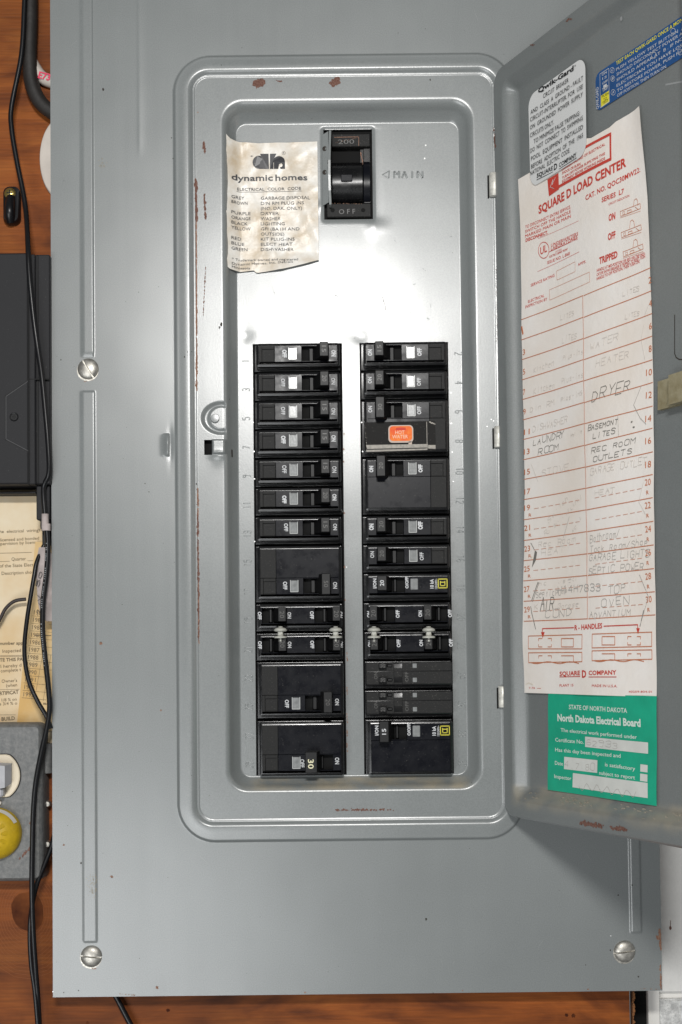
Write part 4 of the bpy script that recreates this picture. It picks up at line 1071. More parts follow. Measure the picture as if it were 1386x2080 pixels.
b6 = make_breaker('single', 1, 2, slot(1, 2), 'black two pole breaker carrying the orange HOT WATER sticker', {'amp': '30'})
make_breaker('single', 1, 2, slot(1, 4), 'black two pole breaker directly below the orange stickered one')
make_breaker('single', 1, 1, slot(1, 6), 'right column single pole breaker directly below the plain two pole breaker')
make_breaker('single', 1, 1, slot(1, 7), 'right column single pole breaker directly above the yellow logo breaker marked 20')
make_breaker('new', 1, 1, slot(1, 8), 'newer single breaker with white 20 and yellow square logo beside number 18', {'amp': '20'})
copies = make_breaker('tandem', 1, 1, slot(1, 9), 'right column tandem breaker with two handles above the spool ties')
copy_tree(copies, slot(1, 10), 'right column tandem breaker with two handles below the spool ties')
tw = make_breaker('twin', 1, 1, slot(1, 11), 'upper of the two dull twin breakers with small stacked handles')
copy_tree(tw, slot(1, 12), 'lower of the two dull twin breakers with small stacked handles')
make_breaker('new', 1, 2, slot(1, 13), 'newer two pole breaker with white 15 and yellow square logo at bottom right', {'amp': '15'})
# spool shaped handle ties
for (u, lab) in ((570, 'grey white spool handle tie, leftmost of the row of four'), (682, 'grey white spool handle tie at the right end of the left breaker column'), (760, 'grey white spool handle tie at the left end of the right breaker column'), (871, 'grey white spool handle tie, rightmost of the row of four')):
    x, z = W(u, 1277, 12); mb = MB()
    lathe(mb, x, 12, z-19, [(12.5, 0), (13, 1), (13, 3), (11, 4.2), (5.8, 4.6), (5.6, 12.5), (11, 13.4), (13, 15), (12.6, 17.5), (10, 20), (5, 21.4), (.3, 21.8)], 'z', 28)
    lathe(mb, x, 17.2, z-8.5, [(4.4, 0), (4.4, .8), (3.4, 1.1)], 'p', 14)
    lathe(mb, x, 10, z-26, [(4.5, 0), (4.5, 9)], 'z', 10); lathe(mb, x, 10, z+.5, [(4.5, 0), (4.5, 4)], 'z', 10)
    tag(mb.build('handle_tie', M['tie'], org=(x, 12, z-19), smooth=True, angle=50), lab, 'handle tie', 'spool handle ties between tandem breakers')
# hot water sticker + tape
sfh = Flat(PF+.2)
hx, hz = W(815, 880, PF)
mb = MB()
a = W(741, 858, PF); b_ = W(885, 915, PF)
rect(mb, Flat(PF), [(740, 858), (884, 855), (886, 915), (745, 920)], .45, 0, 6)
tp = tag(mb.build('clear_tape', M['tape'], org=(hx, PF, hz)), 'aged clear tape strip holding the orange sticker on the breaker', 'tape')
mb = MB(); rect(mb, Flat(PF), [(744, 904), (869, 902), (870, 909), (746, 912)], .7, 0, 3); rect(mb, Flat(PF), [(744, 914), (868, 911), (868, 914), (745, 918)], .7, 0, 3); ribbon(mb, Flat(PF), [(867, 857), (868, 913)], 1.2, .75); rect(mb, Flat(PF), [(870, 904), (885, 904), (885, 912), (870, 911)], .7, 0, 1); chips(mb, Flat(PF), 872, 857, 884, 862, 12, 1, 2.6, .8, asp=1); chips(mb, Flat(PF), 741, 862, 745, 905, 14, .5, 1.4, .8, asp=1)
mb.build('tape_edge', M['tapeedge'], tp)
st = empty('hot_water_sticker', 'small orange red sticker reading HOT WATER on a black breaker', 'sticker', (hx, PF, hz))
mb = MB(); a = W(789, 864, PF); b_ = W(840, 899, PF); q = rr(a[0], b_[0], b_[1], a[1], 8, 5); mb.loft([[(x, PF+.6, z) for x, z in q], [(x, PF+1.1, z) for x, z in q]]); q = rr(*W(830, 897, PF)[:1], W(837, 897, PF)[0], W(830, 903, PF)[1], W(830, 897, PF)[1], 1, 1); mb.loft([[(x, PF+.6, z) for x, z in q], [(x, PF+1.1, z) for x, z in q]]); mb.build('sticker_rim', M['hotedge'], st)
mb = MB(); a = W(791.5, 866, PF); b_ = W(837.5, 895.5, PF); q = rr(a[0], b_[0], b_[1], a[1], 7, 5); mb.loft([[(x, PF+1, z) for x, z in q], [(x, PF+1.5, z) for x, z in q]]); mb.build('sticker_face', M['hot'], st)
mb = MB(); text(mb, Flat(PF), "HOT", (803, 882), (822, 882), 7, .01, off=1.9); text(mb, Flat(PF), "WATER", (797, 891), (829, 890.5), 7, .01, off=1.9); mb.build('sticker_text', mat('pale_sticker_print', (.86, .52, .36), .5), st)
mb = MB(); rect(mb, Flat(PF), [(805, 869), (824, 868.5), (825, 873.5), (804, 874)], 1.8); mb.build('sticker_bar', M['red'], st)
# ---------------------------------------------------------------- "dynamic homes" paper label
def dyn_def(x, z):
    xs = W(487, 400, PD)[0]
    h = 0.
    if x < xs: h += min(35., (xs-x)*1.0)*.85
    a0, a1 = W(461, 285, PD), W(648, 553, PD)
    u = (x-a0[0])/(a1[0]-a0[0]); v = (z-a1[1])/(a0[1]-a1[1])
    h += .5*sin(x*.11+z*.05)+.7*sin((x+z)*.03)
    h += 1.5*(1-abs(sin(x*.031+z*.012+.4)))**3+1.4*(1-abs(sin(z*.036-x*.020+1.2)))**4+1.2*(1-abs(sin(x*.055-z*.030)))**5
    h += 16*max(0, (u-.35))*max(0, .14-v)*7   # curling lower right
    return h+5.2
sfy = Flat(PD, dyn_def)
do = W(555, 420, PD)
dyn = empty('paper_label', 'stained crinkled white paper label headed dynamic homes beside the main breaker', 'label', (do[0], PD, do[1]))
mb = MB()
n, m_ = 40, 56; vs = []; random.seed(2)
for j in range(m_+1):
    for i in range(n+1):
        s, t = i/n, j/m_
        top = np.interp(s, [0, .04, .12, .35, .7, 1], [281, 288, 291, 293, 291, 289]); bot = np.interp(s, [0, .05, .15, .30, .33, .6, .85, 1], [545, 552, 554, 551, 556, 549, 538, 530])
        lf = np.interp(t, [0, .1, .5, 1], [461, 462, 462, 460]); rt = np.interp(t, [0, .5, 1], [645, 646.5, 648])
        q = sfy.to(lf+(rt-lf)*s, top+(bot-top)*t)
        vs.append(sfy.pos(q[0], q[1], random.uniform(-.12, .12)))
mb.add(vs, [(j*(n+1)+i, (j+1)*(n+1)+i, (j+1)*(n+1)+i+1, j*(n+1)+i+1) for j in range(m_) for i in range(n)])
mb.build('paper_sheet', M['dynpaper'], dyn, True)
mb = MB(); T = lambda s, a, b, h, bd=0., wn=0.: text(mb, sfy, s, a, b, h, bd, off=1.3, worn=wn)
T("dynamic", (472, 370), (555, 369), 11.5, .018); T("homes", (560, 369), (625, 368), 11.5, .018)
T("ELECTRICAL  COLOR  CODE", (483, 390), (612, 388), 5.6, .004); ribbon(mb, sfy, [(482, 392.5), (613, 390.5)], .8, .75, seg=6)
rows = [("GREY", "GARBAGE DISPOSAL", 630), ("BROWN", "DIN RM PLUG INS", 618), ("", "(NO. DAK. ONLY)", 614), ("PURPLE", "DRYER", 567), ("ORANGE", "WASHER", 570), ("BLACK", "LIGHTING", 579), ("YELLOW", "GFI (BATH AND", 609), ("", "OUTSIDE)", 578), ("RED", "KIT PLUG-INS", 599), ("BLUE", "ELECT HEAT", 595), ("GREEN", "DISHWASHER", 597)]
for i, (a, b, e) in enumerate(rows):
    y = 407.5+i*10.45
    if a: T(a, (472, y), (472+6.3*len(a), y), 6.1, 0, .0)
    T(b, (530.5, y), (e, y-.6), 6.1, 0, .06)
T("* Trademark owned and registered", (473, 533), (606, 531), 4.6, 0, .05); T("Dynamic Homes, Inc. Detroit", (473, 542), (596, 536), 4.6, 0, .05); T("Minnesota", (473, 549), (509, 549), 4.6)
T("+", (509, 322), (515, 322), 4.5); T("R", (575.5, 315), (578.5, 315), 3.2); mb.build('printed_text', mat('charcoal_print', (.07, .07, .075), .5), dyn)
mb = MB()
def disc(cx, cy, r, a0=0, a1=360, n=24):
    pts = [(cx+r*cos(radians(a0+(a1-a0)*i/n)), cy-r*sin(radians(a0+(a1-a0)*i/n))) for i in range(n+1)]
    mb.poly([sfy.pos(*sfy.to(*q), .8) for q in pts])
def quad(pts, o=.8): mb.poly([sfy.pos(*sfy.to(*q), o) for q in pts])
disc(527, 332, 13.2); quad([(532, 316), (541, 330), (541, 345.5), (527, 345.5)]); quad([(529, 315), (546, 314.5), (547, 345.5), (541, 345.5)]); quad([(549, 314.5), (562, 314.5), (556, 327), (556, 345.5), (549, 345.5)])
disc(567, 332, 12.5, 0, 180, 14); quad([(557, 332), (579.5, 332), (579.5, 345.5), (571, 345.5)]); quad([(557, 330), (568, 333), (566, 345.5), (557, 345.5)])
mb.build('round_logo', mat('faded_black_logo', (.035, .035, .04), .35, var=.3, vscale=300), dyn)
mb = MB(); ring = [(577+3.6*cos(a*pi/8), 313.5+3.6*sin(a*pi/8)) for a in range(16)]; ribbon(mb, sfy, ring, .5, .8, closed=True)
ring = [(527+12*cos(a*pi/12), 332+12*sin(a*pi/12)) for a in range(24)]; mb.build('trademark_ring', M['ink'], dyn)
# ================================================================ DOOR
DH1, DH0 = 1207.5, -312.5; DW = 648.0
def dheight(T_, Z_):
    d = sd(T_, Z_, 0, DW, DH0, DH1, 34)
    h = -6.0*(1-np.sqrt(np.clip(1-(1-np.clip(d/7, 0, 1))**2, 0, 1)))
    d2 = sd(T_, Z_, 34, DW-22, DH0+32, DH1-32, 30)
    h -= 25*ss((d2)/30)
    return h
hb = lambda a, b, s: (a, b, s)
TS = axis(0, DW, [(0, 84, 2.5), (540, DW, 3)], 30, []); ZD = axis(DH0, DH1, [(DH0, DH0+84, 2.5), (DH1-84, DH1, 2.5)], 30, [])
GT, GZ2 = np.meshgrid(TS, ZD); GH2 = dheight(GT, GZ2)
# clip corners: pull grid points outside the rounded outline onto it
dd = sd(GT, GZ2, 0, DW, DH0, DH1, 34)
for (cx, cz) in ((34, DH0+34), (34, DH1-34), (DW-34, DH0+34), (DW-34, DH1-34)):
    vx, vz = GT-cx, GZ2-cz; rr_ = np.hypot(vx, vz)
    msk = (dd < 0) & (np.sign(vx) == np.sign(cx-DW/2)) & (np.sign(vz) == np.sign(cz-(DH0+DH1)/2)) & (np.abs(vx) <= 34.01) & (np.abs(vz) <= 34.01)
    GT = np.where(msk, cx+vx/np.maximum(rr_, 1e-6)*34, GT); GZ2 = np.where(msk, cz+vz/np.maximum(rr_, 1e-6)*34, GZ2)
GH2 = dheight(GT, GZ2)
surf = Door(0.)
door_v = []
nz2, nt2 = GT.shape
dm = MB()
vs = [surf.pos(float(GT[j, i]), float(GZ2[j, i]), float(GH2[j, i])) for j in range(nz2) for i in range(nt2)]
dm.add(vs, [(j*nt2+i, (j+1)*nt2+i, (j+1)*nt2+i+1, j*nt2+i+1) for j in range(nz2-1) for i in range(nt2-1)])
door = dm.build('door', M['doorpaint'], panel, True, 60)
dm = MB()
vs = [surf.pos(float(GT[j, i]), float(GZ2[j, i]), float(GH2[j, i])-5-2.0*0) for j in range(nz2) for i in range(nt2)]
dm.add(vs, [(j*nt2+i, j*nt2+i+1, (j+1)*nt2+i+1, (j+1)*nt2+i) for j in range(nz2-1) for i in range(nt2-1)])
# edge band joining inside and outside skins
def outl(n=10):
    return rr(0, DW, DH0, DH1, 34, n)
L0 = [surf.pos(x, z, float(dheight(np.array([[x]]), np.array([[z]]))[0, 0])) for x, z in outl()]; L1 = [surf.pos(x, z, -11.5) for x, z in outl()]
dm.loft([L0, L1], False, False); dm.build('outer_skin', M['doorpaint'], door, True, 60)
dsf = Door(-25.0)
# door catch + pull outline + screw mark
mb = MB()
def dbox(mb, pts, o0, o1):
    q = [dsf.to(*p) for p in pts]; mb.loft([[dsf.pos(x, z, o0) for x, z in q], [dsf.pos(x, z, o1) for x, z in q]])
dbox(mb, [(1345, 776), (1383, 764), (1383, 824), (1345, 834)], 0, 9); dbox(mb, [(1380, 764), (1440, 745), (1440, 808), (1380, 824)], 0, 22)
mb.build('door_catch', M['brassy'], door)
mb = MB(); ribbon(mb, dsf, [(1371, 640), (1371, 718), (1374, 726), (1380, 730), (1395, 731), (1430, 728)], 2.0, .4); mb.build('pull_outline', M['chipdark'], door)
mb = MB(); random.seed(9)
rim_s = Door(.3)
for (u0, v0, u1, v1, n_) in ((1180, 1671, 1222, 1678, 60), (1244, 1682, 1270, 1684, 34)): chips(mb, rim_s, u0, v0, u1, v1, n_, 3.6, 7, .1, asp=.7)
chips(mb, rim_s, 1150, 42, 1162, 38, 14, 2, 4.4, .1, asp=.8); chips(mb, rim_s, 1079, 92, 1084, 91, 8, 2, 3.6, .1, asp=.6); chips(mb, rim_s, 1004, 262, 1006, 300, 20, 1.5, 3.5, .1); chips(mb, rim_s, 1008, 540, 1010, 720, 40, .8, 1.6, .1)
mb.build('rust_chips', M['rust'], door)
mb = MB()
for k in range(200):
    t = random.random(); u = 1068+t*330; v = 1612+t*44+random.gauss(0, 9)
    q = surf.to(u, v); hh = float(dheight(np.array([[q[0]]]), np.array([[q[1]]]))[0, 0])
    if hh > -24 and random.random() < .5+.5*sin(u*.055): 
        c_ = Door(hh).to(u, v); hh = float(dheight(np.array([[c_[0]]]), np.array([[c_[1]]]))[0, 0]); blob(mb, Door(hh), u, v, random.uniform(2, 7), random.uniform(.5, 1.6), .4, 0, 7, .4)
o = mb.build('door_dust', M['dust'], door); o['kind'] = 'stuff'
mb = MB(); blob(mb, dsf, 1264, 38, 4, 4, 1.5, 0, 9, .3); ribbon(mb, dsf, [(1353, 172), (1386, 166)], 3, .3); mb.build('paint_blemish', mat('pale_blemish', (.30, .31, .31), .5), door)
# ---- load center directory
def lw(t, z): return 4.2+1.5*sin(t*.022+.8)+1.2*sin(z*.011+t*.01)+.4*sin(z*.05)
dl = Door(-25.0, lw)
lo = dl.to(1195, 800); lo3 = dl.pos(*lo)
lab = empty('circuit_directory', 'long cream paper circuit directory with red print and pencil notes inside the door', 'label', lo3)
mb = MB()
Lft = [(1056, 365), (1060, 430), (1064, 560), (1066, 700), (1069, 900), (1070, 1100), (1068, 1250), (1066, 1407)]
Rgt = [(1307, 213), (1312, 280), (1320, 400), (1324, 560), (1328, 720), (1332, 900), (1334, 1150), (1336, 1416)]
n, m_ = 22, 90; vs = []
def edge(P, t):
    us = [p[0] for p in P]; v0_, v1_ = P[0][1], P[-1][1]; v = v0_+(v1_-v0_)*t
    return np.interp(v, [p[1] for p in P], us), v
for j in range(m_+1):
    for i in range(n+1):
        s, t = i/n, j/m_; a = edge(Lft, t); b = edge(Rgt, t)
        qa = dl.to(*a); qb = dl.to(*b); x = qa[0]+(qb[0]-qa[0])*s; z = qa[1]+(qb[1]-qa[1])*s
        if j == 0: z += [0, 6, -2, -9, -4][min(4, int(s*5))]*0.8
        vs.append(dl.pos(x, z, (6*(max(0, s-.9)*10)**2*(1-min(1, t*6)) if t < .17 else 0)))
mb.add(vs, [(j*(n+1)+i, (j+1)*(n+1)+i, (j+1)*(n+1)+i+1, j*(n+1)+i+1) for j in range(m_) for i in range(n)])
mb.build('paper_sheet', M['paper'], lab, True)
mb = MB(); T = lambda s, a, b, h, bd=0., **k: text(mb, dl, s, a, b, h, bd, off=.9, **k)
T("SQUARE D LOAD CENTER", (1097, 435), (1277, 338), 17, .03)
T("CAT. NO. QOC30MW225", (1195, 408), (1308, 348), 10, .015); T("SERIES  L7", (1228, 412), (1272, 393), 9.5, .015); T("CIRCUIT INDICATION", (1242, 418), (1283, 400), 4.5)
for i, (s, e) in enumerate((("TO DISCONNECT ENTIRE SERVICE,", 1163), ("SWITCH OFF THE HANDLE", 1163), ("MARKED MAIN OR MAIN", 1163))):
    T(s, (1071, 465+i*9.3), (e, 423+i*9.6), 6.2, .0)
T("DISCONNECT.", (1072, 492), (1115, 475), 6.5, .025)
T("ON", (1242, 450), (1255, 445), 13, .03); T("OFF", (1240, 489), (1255, 483), 13, .03); T("TRIPPED", (1222, 537), (1258, 523), 13, .03)
for i in range(3): T(("HANDLE AT MID-POSITION OR RED VISI-TRIP INDI-", "CATOR SHOWS BREAKER IS TRIPPED. TO RESET, PUSH", "HANDLE TO OFF POSITION, THEN TURN ON.")[i], (1217, 553+i*8.5), ((1314, 1314, 1303)[i], (518, 524, 534)[i]), 6, .006)
T("UNDERWRITERS", (1122, 502), (1179, 478), 6.5); T("LABORATORIES", (1122, 509), (1178, 485), 6.5); T("INC.", (1167, 491), (1179, 487), 4)
T("LISTED", (1131, 513), (1144, 508), 2.6); T("ELECTRIC CABINET FRONT", (1119, 524), (1157, 508), 4, .01); T("ISSUE NO. L-868", (1115, 537), (1161, 518), 6.2)
T("SERVICE RATING", (1083, 583), (1129, 562), 5.6); T("AMPS.", (1178, 541), (1195, 534), 5.4); T("ELECTRICAL", (1078, 616), (1109, 603), 5.6); T("INSPECTION BY", (1073, 627), (1115, 610), 5.6)
T("PLANT 15", (1141, 1395), (1170, 1394), 5); T("MADE IN U.S.A.", (1209, 1395), (1259, 1396), 5); T("R - HANDLES", (1172, 1280), (1229, 1276), 10, .02)
T("40259-834-01", (1281, 1407), (1327, 1407), 4); T("7-76", (1080, 1399), (1092, 1399), 3.6)
T("DANGER-HAZARD OF ELECTRICAL", (1145, 348), (1236, 296), 5.2, .01); T("SHOCK OR BURN", (1146, 355), (1186, 336), 5.2, .01); T("TURN OFF POWER SUPPLYING THIS", (1146, 365), (1236, 315), 5.2, .01); T("EQUIPMENT BEFORE WORKING INSIDE", (1146, 372), (1236, 325), 5.2, .01)
R_ = lambda P, w=.9, **k: ribbon(mb, dl, P, w, .9, seg=8, **k)
R_([(1150, 325), (1246, 273)], 5.); R_([(1246, 272), (1247, 324)], 5.); R_([(1132, 383), (1247, 324)], 5.5)
rect(mb, dl, [(1115, 365), (1138, 352), (1139, 385), (1118, 399)], .9, 0, 2)
R_([(1200, 1272), (1166, 1277)][::-1] and [(1107, 1277), (1170, 1275)], 1.8); R_([(1107, 1277), (1107, 1286)], 1.8); R_([(1232, 1272), (1298, 1269)], 1.8); R_([(1298, 1269), (1299, 1282)], 1.8)
for (cx, cy) in ((1108, 1296), (1299, 1288)): mb.poly([dl.pos(*dl.to(*q), .9) for q in ((cx-3.5, cy-12), (cx+3.5, cy-12), (cx, cy))])
text(mb, dl, "SQUARE", (1141, 1373), (1184, 1371), 8.5, .02, off=.9); text(mb, dl, "D", (1188, 1376), (1197, 1376), 14, .03, off=.9); text(mb, dl, "COMPANY", (1202, 1371), (1257, 1370), 8.5, .02, off=.9); R_([(1141, 1375), (1184, 1374)], 1.3); R_([(1202, 1375), (1257, 1375)], 1.3)
UL = [(1107.5+10.5*cos(a*pi/12), 508.5-a*0+16.5*sin(a*pi/12)) for a in range(24)]; R_(UL, 1.2, closed=True); T("UL", (1101, 518), (1114, 511), 15, .01)
T("R", (1110, 525), (1112, 524), 2.)
R_([(1118, 512), (1165, 491)], 1.2); R_([(1096, 485), (1180, 449)], .5); R_([(1096, 552), (1181, 512)], .6); R_([(1096, 1398), (1104, 1398)], .6)
mb.build('red_print', M['red'], lab)
mb = MB()
for k in range(4): ribbon(mb, dl, [(1121, 384-3), (1127, 365), (1125, 376), (1132, 361)] if k == 0 else [(1121, 380), (1129, 384)], 1.2, 1.3)
mb.build('lightning_bolt', M['stickerwhite'], lab)
mb = MB(); R_ = lambda P, w=.9, **k: ribbon(mb, dl, P, w, .9, seg=8, **k)
# table rules
for k in range(16):
    vl = np.interp(k, [0, 1, 2, 3, 4, 5, 6, 7, 8, 9, 10, 11, 12, 13, 14, 15], [650, 691, 731, 772, 812, 853, 893, 934, 974, 1015, 1056, 1098, 1139, 1180, 1221.5, 1262])
    vm = np.interp(k, [0, 15], [600, 1257]); vm = [601, 645, 688, 731, 774, 818, 861, 905, 949, 992, 1036, 1080, 1125, 1169, 1213, 1257][k]
    vr = [544, 591, 637, 683, 731, 777, 825, 870, 918, 964, 1011, 1059, 1107, 1155, 1202, 1249][k]
    ul = np.interp(vl, [650, 1262], [1066, 1071])
    R_([(ul, vl), (1189+(vm-600)*.015, vm)], 1.3); R_([(1191+(vm-600)*.015, vm), (1326+(vr-544)*.011, vr)], 1.3)
    if k < 15:
        T2 = lambda s, a, b, h: text(mb, dl, s, a, b, h, 0, off=.9)
        s = str(2*k+1); yb = vl+31; T2(s, (1068+(vl-650)*.006, yb-(8 if k > 8 else 0)), (1068+(vl-650)*.006+(4.5 if len(s) == 1 and s != '1' else 2.2 if s == '1' else 11), yb-2-(8 if k > 8 else 0)), 11)
        s = str(2*k+2); yb = vr+33; T2(s, (1327-(6 if len(s) == 1 else 12), yb-(10 if k > 8 else 0)), (1327, yb-2-(10 if k > 8 else 0)), 13)
        if k > 8:
            T2("R", (1079, vl+35), (1084, vl+34), 6.5); T2("R", (1318, vr+41), (1323, vr+40), 8)
            for j in range(7):
                a = 1089+j*14; f = (a-1071)/120; y = vl+(vm-vl)*f+22; R_([(a, y), (a+9, y-1.0*(vl-vm)/12*.9)], .7)
            for j in range(7):
                a = 1215+j*14; f = (a-1195)/135; y = vm+(vr-vm)*f+24; R_([(a, y), (a+9, y+(vr-vm)/14)], .7)
R_([(1189, 600), (1193, 800), (1196, 1000), (1198, 1256)], 1.1)
# small form boxes
R_([(1133, 551), (1172, 532), (1172, 552), (1134, 569)], .6, closed=True); R_([(1119, 589), (1202, 553), (1203, 573), (1120, 610)], .6, closed=True)
# handle drawings
for (u0, v0, u1, v1, uy, dash_first) in ((1080, 1292, 1188, 1289, 26, 1), (1209, 1288, 1327, 1284, 28, 0)):
    R_([(u0, v0), (u1, v1), (u1, v1+29), (u0, v0+uy)], 1.4, closed=True)
    R_([(u0, v0+34), (u1, v1+36), (u1, v1+55), (u0, v0+54)], 1.4, closed=False); R_([(u0, v0+34), (u0, v0+54)], 1.4)
    R_([(u0+4+k*6.5, v0+54+2*sin(k*.9)) for k in range(16)], 1.4)
    for (bx, dashed) in ((u0+20, dash_first), (u0+(65 if dash_first else 70), not dash_first)):
        w_ = 25
        for dy, hh in ((5, 17), (40, 13)):
            if dashed:
                for (x_, y_) in ((bx, v0+dy), (bx+w_, v0+dy), (bx, v0+dy+hh), (bx+w_, v0+dy+hh)):
                    sx = 7 if x_ == bx else -7; sy = 5 if y_ == v0+dy else -5
                    if dy == 40 and y_ != v0+dy: continue
                    R_([(x_+sx, y_), (x_, y_), (x_, y_+sy)], 1.3)
            else: R_([(bx, v0+dy), (bx+w_, v0+dy), (bx+w_, v0+dy+hh), (bx, v0+dy+hh)], 1.4, closed=(dy == 5))
# breaker drawings by ON / OFF / TRIPPED
for i, (u, v) in enumerate(((1265, 438), (1266, 481), (1269, 520))):
    R_([(u, v-8), (u+40, v-24), (u+41, v-14), (u+1, v-1+3)], .8, closed=True); hx = u+(26 if i == 0 else 17 if i == 1 else 20)
    R_([(hx, v-17), (hx+2, v-31), (hx+6, v-34), (hx+9, v-30), (hx+10, v-20)], .8); R_([(u+5, v-7), (u+9, v-8), (u+9, v-3), (u+5, v-2)], .6, closed=True); R_([(u+14, v-9), (u+22, v-12), (u+22, v-7), (u+14, v-4)], .8, closed=True); R_([(u+30, v-17), (u+36, v-12)], .7); R_([(u, v+5), (u+41, v-9)], .6)
mb.build('ruled_lines', M['orange'], lab)
random.seed(21)
mb = MB(); Hn = lambda s, a, b, h, w=.8, j=.35, **k: hand(mb, dl, s, a, b, h, w, j, off=1.0, **k)
Hn("LiTES", (1143, 651), (1172, 641), 10); Hn("LiTES", (1146, 697), (1178, 686), 11); Hn("Kitchen", (1089, 757), (1131, 743), 11); Hn("Plug-ins", (1148, 733), (1192, 718), 10)
Hn("Kitchen", (1090, 801), (1133, 787), 11); Hn("Plug-ins", (1146, 781), (1193, 765), 11); Hn("Din RM", (1083, 837), (1131, 823), 10); Hn("Plug-ins", (1144, 817), (1192, 802), 10)
Hn("DISHWASHER", (1087, 878), (1158, 859), 12, .9); Hn("LiTES", (1268, 602), (1303, 590), 9); Hn("LiTES", (1272, 649), (1303, 640), 9); Hn("WATER", (1204, 712), (1262, 690), 13); Hn("HEATER", (1218, 747), (1284, 725), 14)
Hn("STOVE", (1104, 968), (1162, 955), 13); Hn("GARAGE OUTLET", (1206, 965), (1320, 942), 13); Hn("HEAT", (1215, 1008), (1258, 1000), 10); Hn("Rec Room", (1098, 1112), (1174, 1100), 11); Hn("HEAT", (1103, 1130), (1150, 1122), 12)
Hn("Range circuit", (1110, 1090), (1190, 1010), 9, fade=.3); Hn("Switch", (1118, 1062), (1160, 1010), 9, fade=.3); Hn("Well", (1165, 1085), (1190, 1050), 8, fade=.3); Hn("heat lite", (1165, 888), (1190, 880), 7, fade=.3); Hn("not used", (1100, 1190), (1178, 1180), 9, fade=.3); Hn("Garage", (1137, 1236), (1182, 1232), 9); Hn("Kit", (1092, 1237), (1115, 1234), 9)
R_ = lambda P, w=.9: ribbon(mb, dl, P, w, 1., seg=8)
R_([(1310, 660), (1305, 690), (1313, 730)], .7); R_([(1083, 942), (1096, 978)], .7); R_([(1312, 980), (1303, 1020), (1316, 1045)], .7); R_([(1320, 620), (1312, 640)], .7); R_([(1248, 1003), (1252, 1000)], .7)
mb.build('faint_pencil_notes', M['pencil'], lab)
mb = MB()
Hn("Bathroom/", (1204, 1102), (1264, 1090), 14, .9); Hn("Tack Room/Shop", (1204, 1123), (1322, 1106), 13, .9); Hn("GARAGE LIGHTS", (1203, 1140), (1324, 1130), 13, 1.); Hn("SEPTIC POWER", (1201, 1167), (1314, 1156), 13, 1.)
Hn("TOP", (1240, 1207), (1277, 1201), 15, 1.1); Hn("OVEN", (1227, 1233), (1283, 1226), 16, 1.1); Hn("ADVANTIUM", (1203, 1256), (1285, 1250), 12, 1.); Hn("COND", (1111, 1256), (1170, 1251), 16, 1.2); Hn("H14H7833", (1137, 1205), (1228, 1200), 14, 1.5, .15, slant=0.); Hn("SepticPump", (1094, 1214), (1158, 1206), 12, .9)
R_([(1303, 1168), (1320, 1212), (1303, 1270)], 1.2); R_([(1306, 783), (1291, 823), (1305, 850), (1317, 862)], 1.1); R_([(1261, 845), (1263, 887)], .8); R_([(1147, 1092), (1160, 1050)], 1.)
mb.build('pencil_notes', M['pencil3'], lab)
mb = MB()
Hn("DRYER", (1209, 816), (1286, 793), 21, 1.2, slant=.35); Hn("LAUNDRY", (1088, 905), (1152, 888), 12, 1.0, slant=.25); Hn("ROOM", (1097, 925), (1142, 914), 12, 1.0, slant=.25); Hn("BASEMONT", (1202, 876), (1263, 861), 10, 1.2, slant=.25); Hn("LiTES", (1212, 891), (1258, 881), 10, 1.2, slant=.25)
Hn("REC ROOM", (1209, 921), (1296, 901), 10, 1.0, slant=.25); Hn("OUTLETS", (1211, 939), (1290, 921), 10, 1.1, slant=.25); Hn("AIR", (1101, 1242), (1130, 1238), 24, 1.7, slant=.25)
R_([(1098, 1183), (1086, 1220)], 1.8); R_([(1100, 1183), (1088, 1222)], 1.2); R_([(1084, 1232), (1086, 1245), (1094, 1278)], 1.6); R_([(1083, 1103), (1090, 1117)], 1.3); R_([(1303, 1272), (1310, 1240)], 1.6)
mb.poly([dl.pos(*dl.to(*q), 1.) for q in ((1091, 1118), (1095, 1122), (1093, 1138), (1086, 1153), (1088, 1138))])
blob(mb, dl, 1288, 857, 3, 1.6, 1., 0, 8, .3); blob(mb, dl, 1292, 868, 3, 1.4, 1., 0, 8, .3)
mb.build('dark_pencil_notes', M['pencil2'], lab)
mb = MB(); dbox(mb, [(1076, 1132), (1086, 1130), (1086, 1153), (1077, 1160)], 1, 4.6); ribbon(mb, dl, [(1074, 1390), (1080, 1387), (1088, 1391)], 1, 1.1)
mb.build('torn_patch', mat('torn_cream_patch', (.78, .70, .56), .8), lab)
# ---- white sticker
dw = Door(-25.0, lambda t, z: lw(t, z)+2.4)
so = dw.to(1140, 250); ws = empty('white_sticker', 'white rounded sticker with black circuit breaker text overlapping the top of the directory', 'sticker', dw.pos(*so))
mb = MB(); a = dw.to(1081, 300)[0]; b_ = dw.to(1199, 250)[0]
zt_ = (dw.to(1085, 195)[1]+dw.to(1195, 122)[1])/2; zb_ = (dw.to(1085, 372)[1]+dw.to(1190, 310)[1])/2
zt_, zb_ = dw.to(1140, 154)[1], dw.to(1140, 349)[1]
P = rr(a, b_, zb_, zt_, 26, 6)
n = 14; vs = []; 
for k in range(n+1):
    s = k/n; L_ = [(a+(b_-a)/2+(x-(a+b_)/2)*s, zb_+(zt_-zb_)/2+(z-(zb_+zt_)/2)*s) for x, z in P]
    vs.append([dw.pos(x, z, 0) for x, z in L_])
mb.loft(vs[1:], True, False); mb.build('sticker_face', M['stickerwhite'], ws, True, 50)
mb = MB(); T = lambda s, a, b, h, bd=.0, **k: text(mb, dw, s, a, b, h, bd, off=1.5, **k)
T("Qwik-Gard", (1100, 191), (1174, 144), 9.5, .035); T("R", (1176, 137), (1179, 135.5), 3)
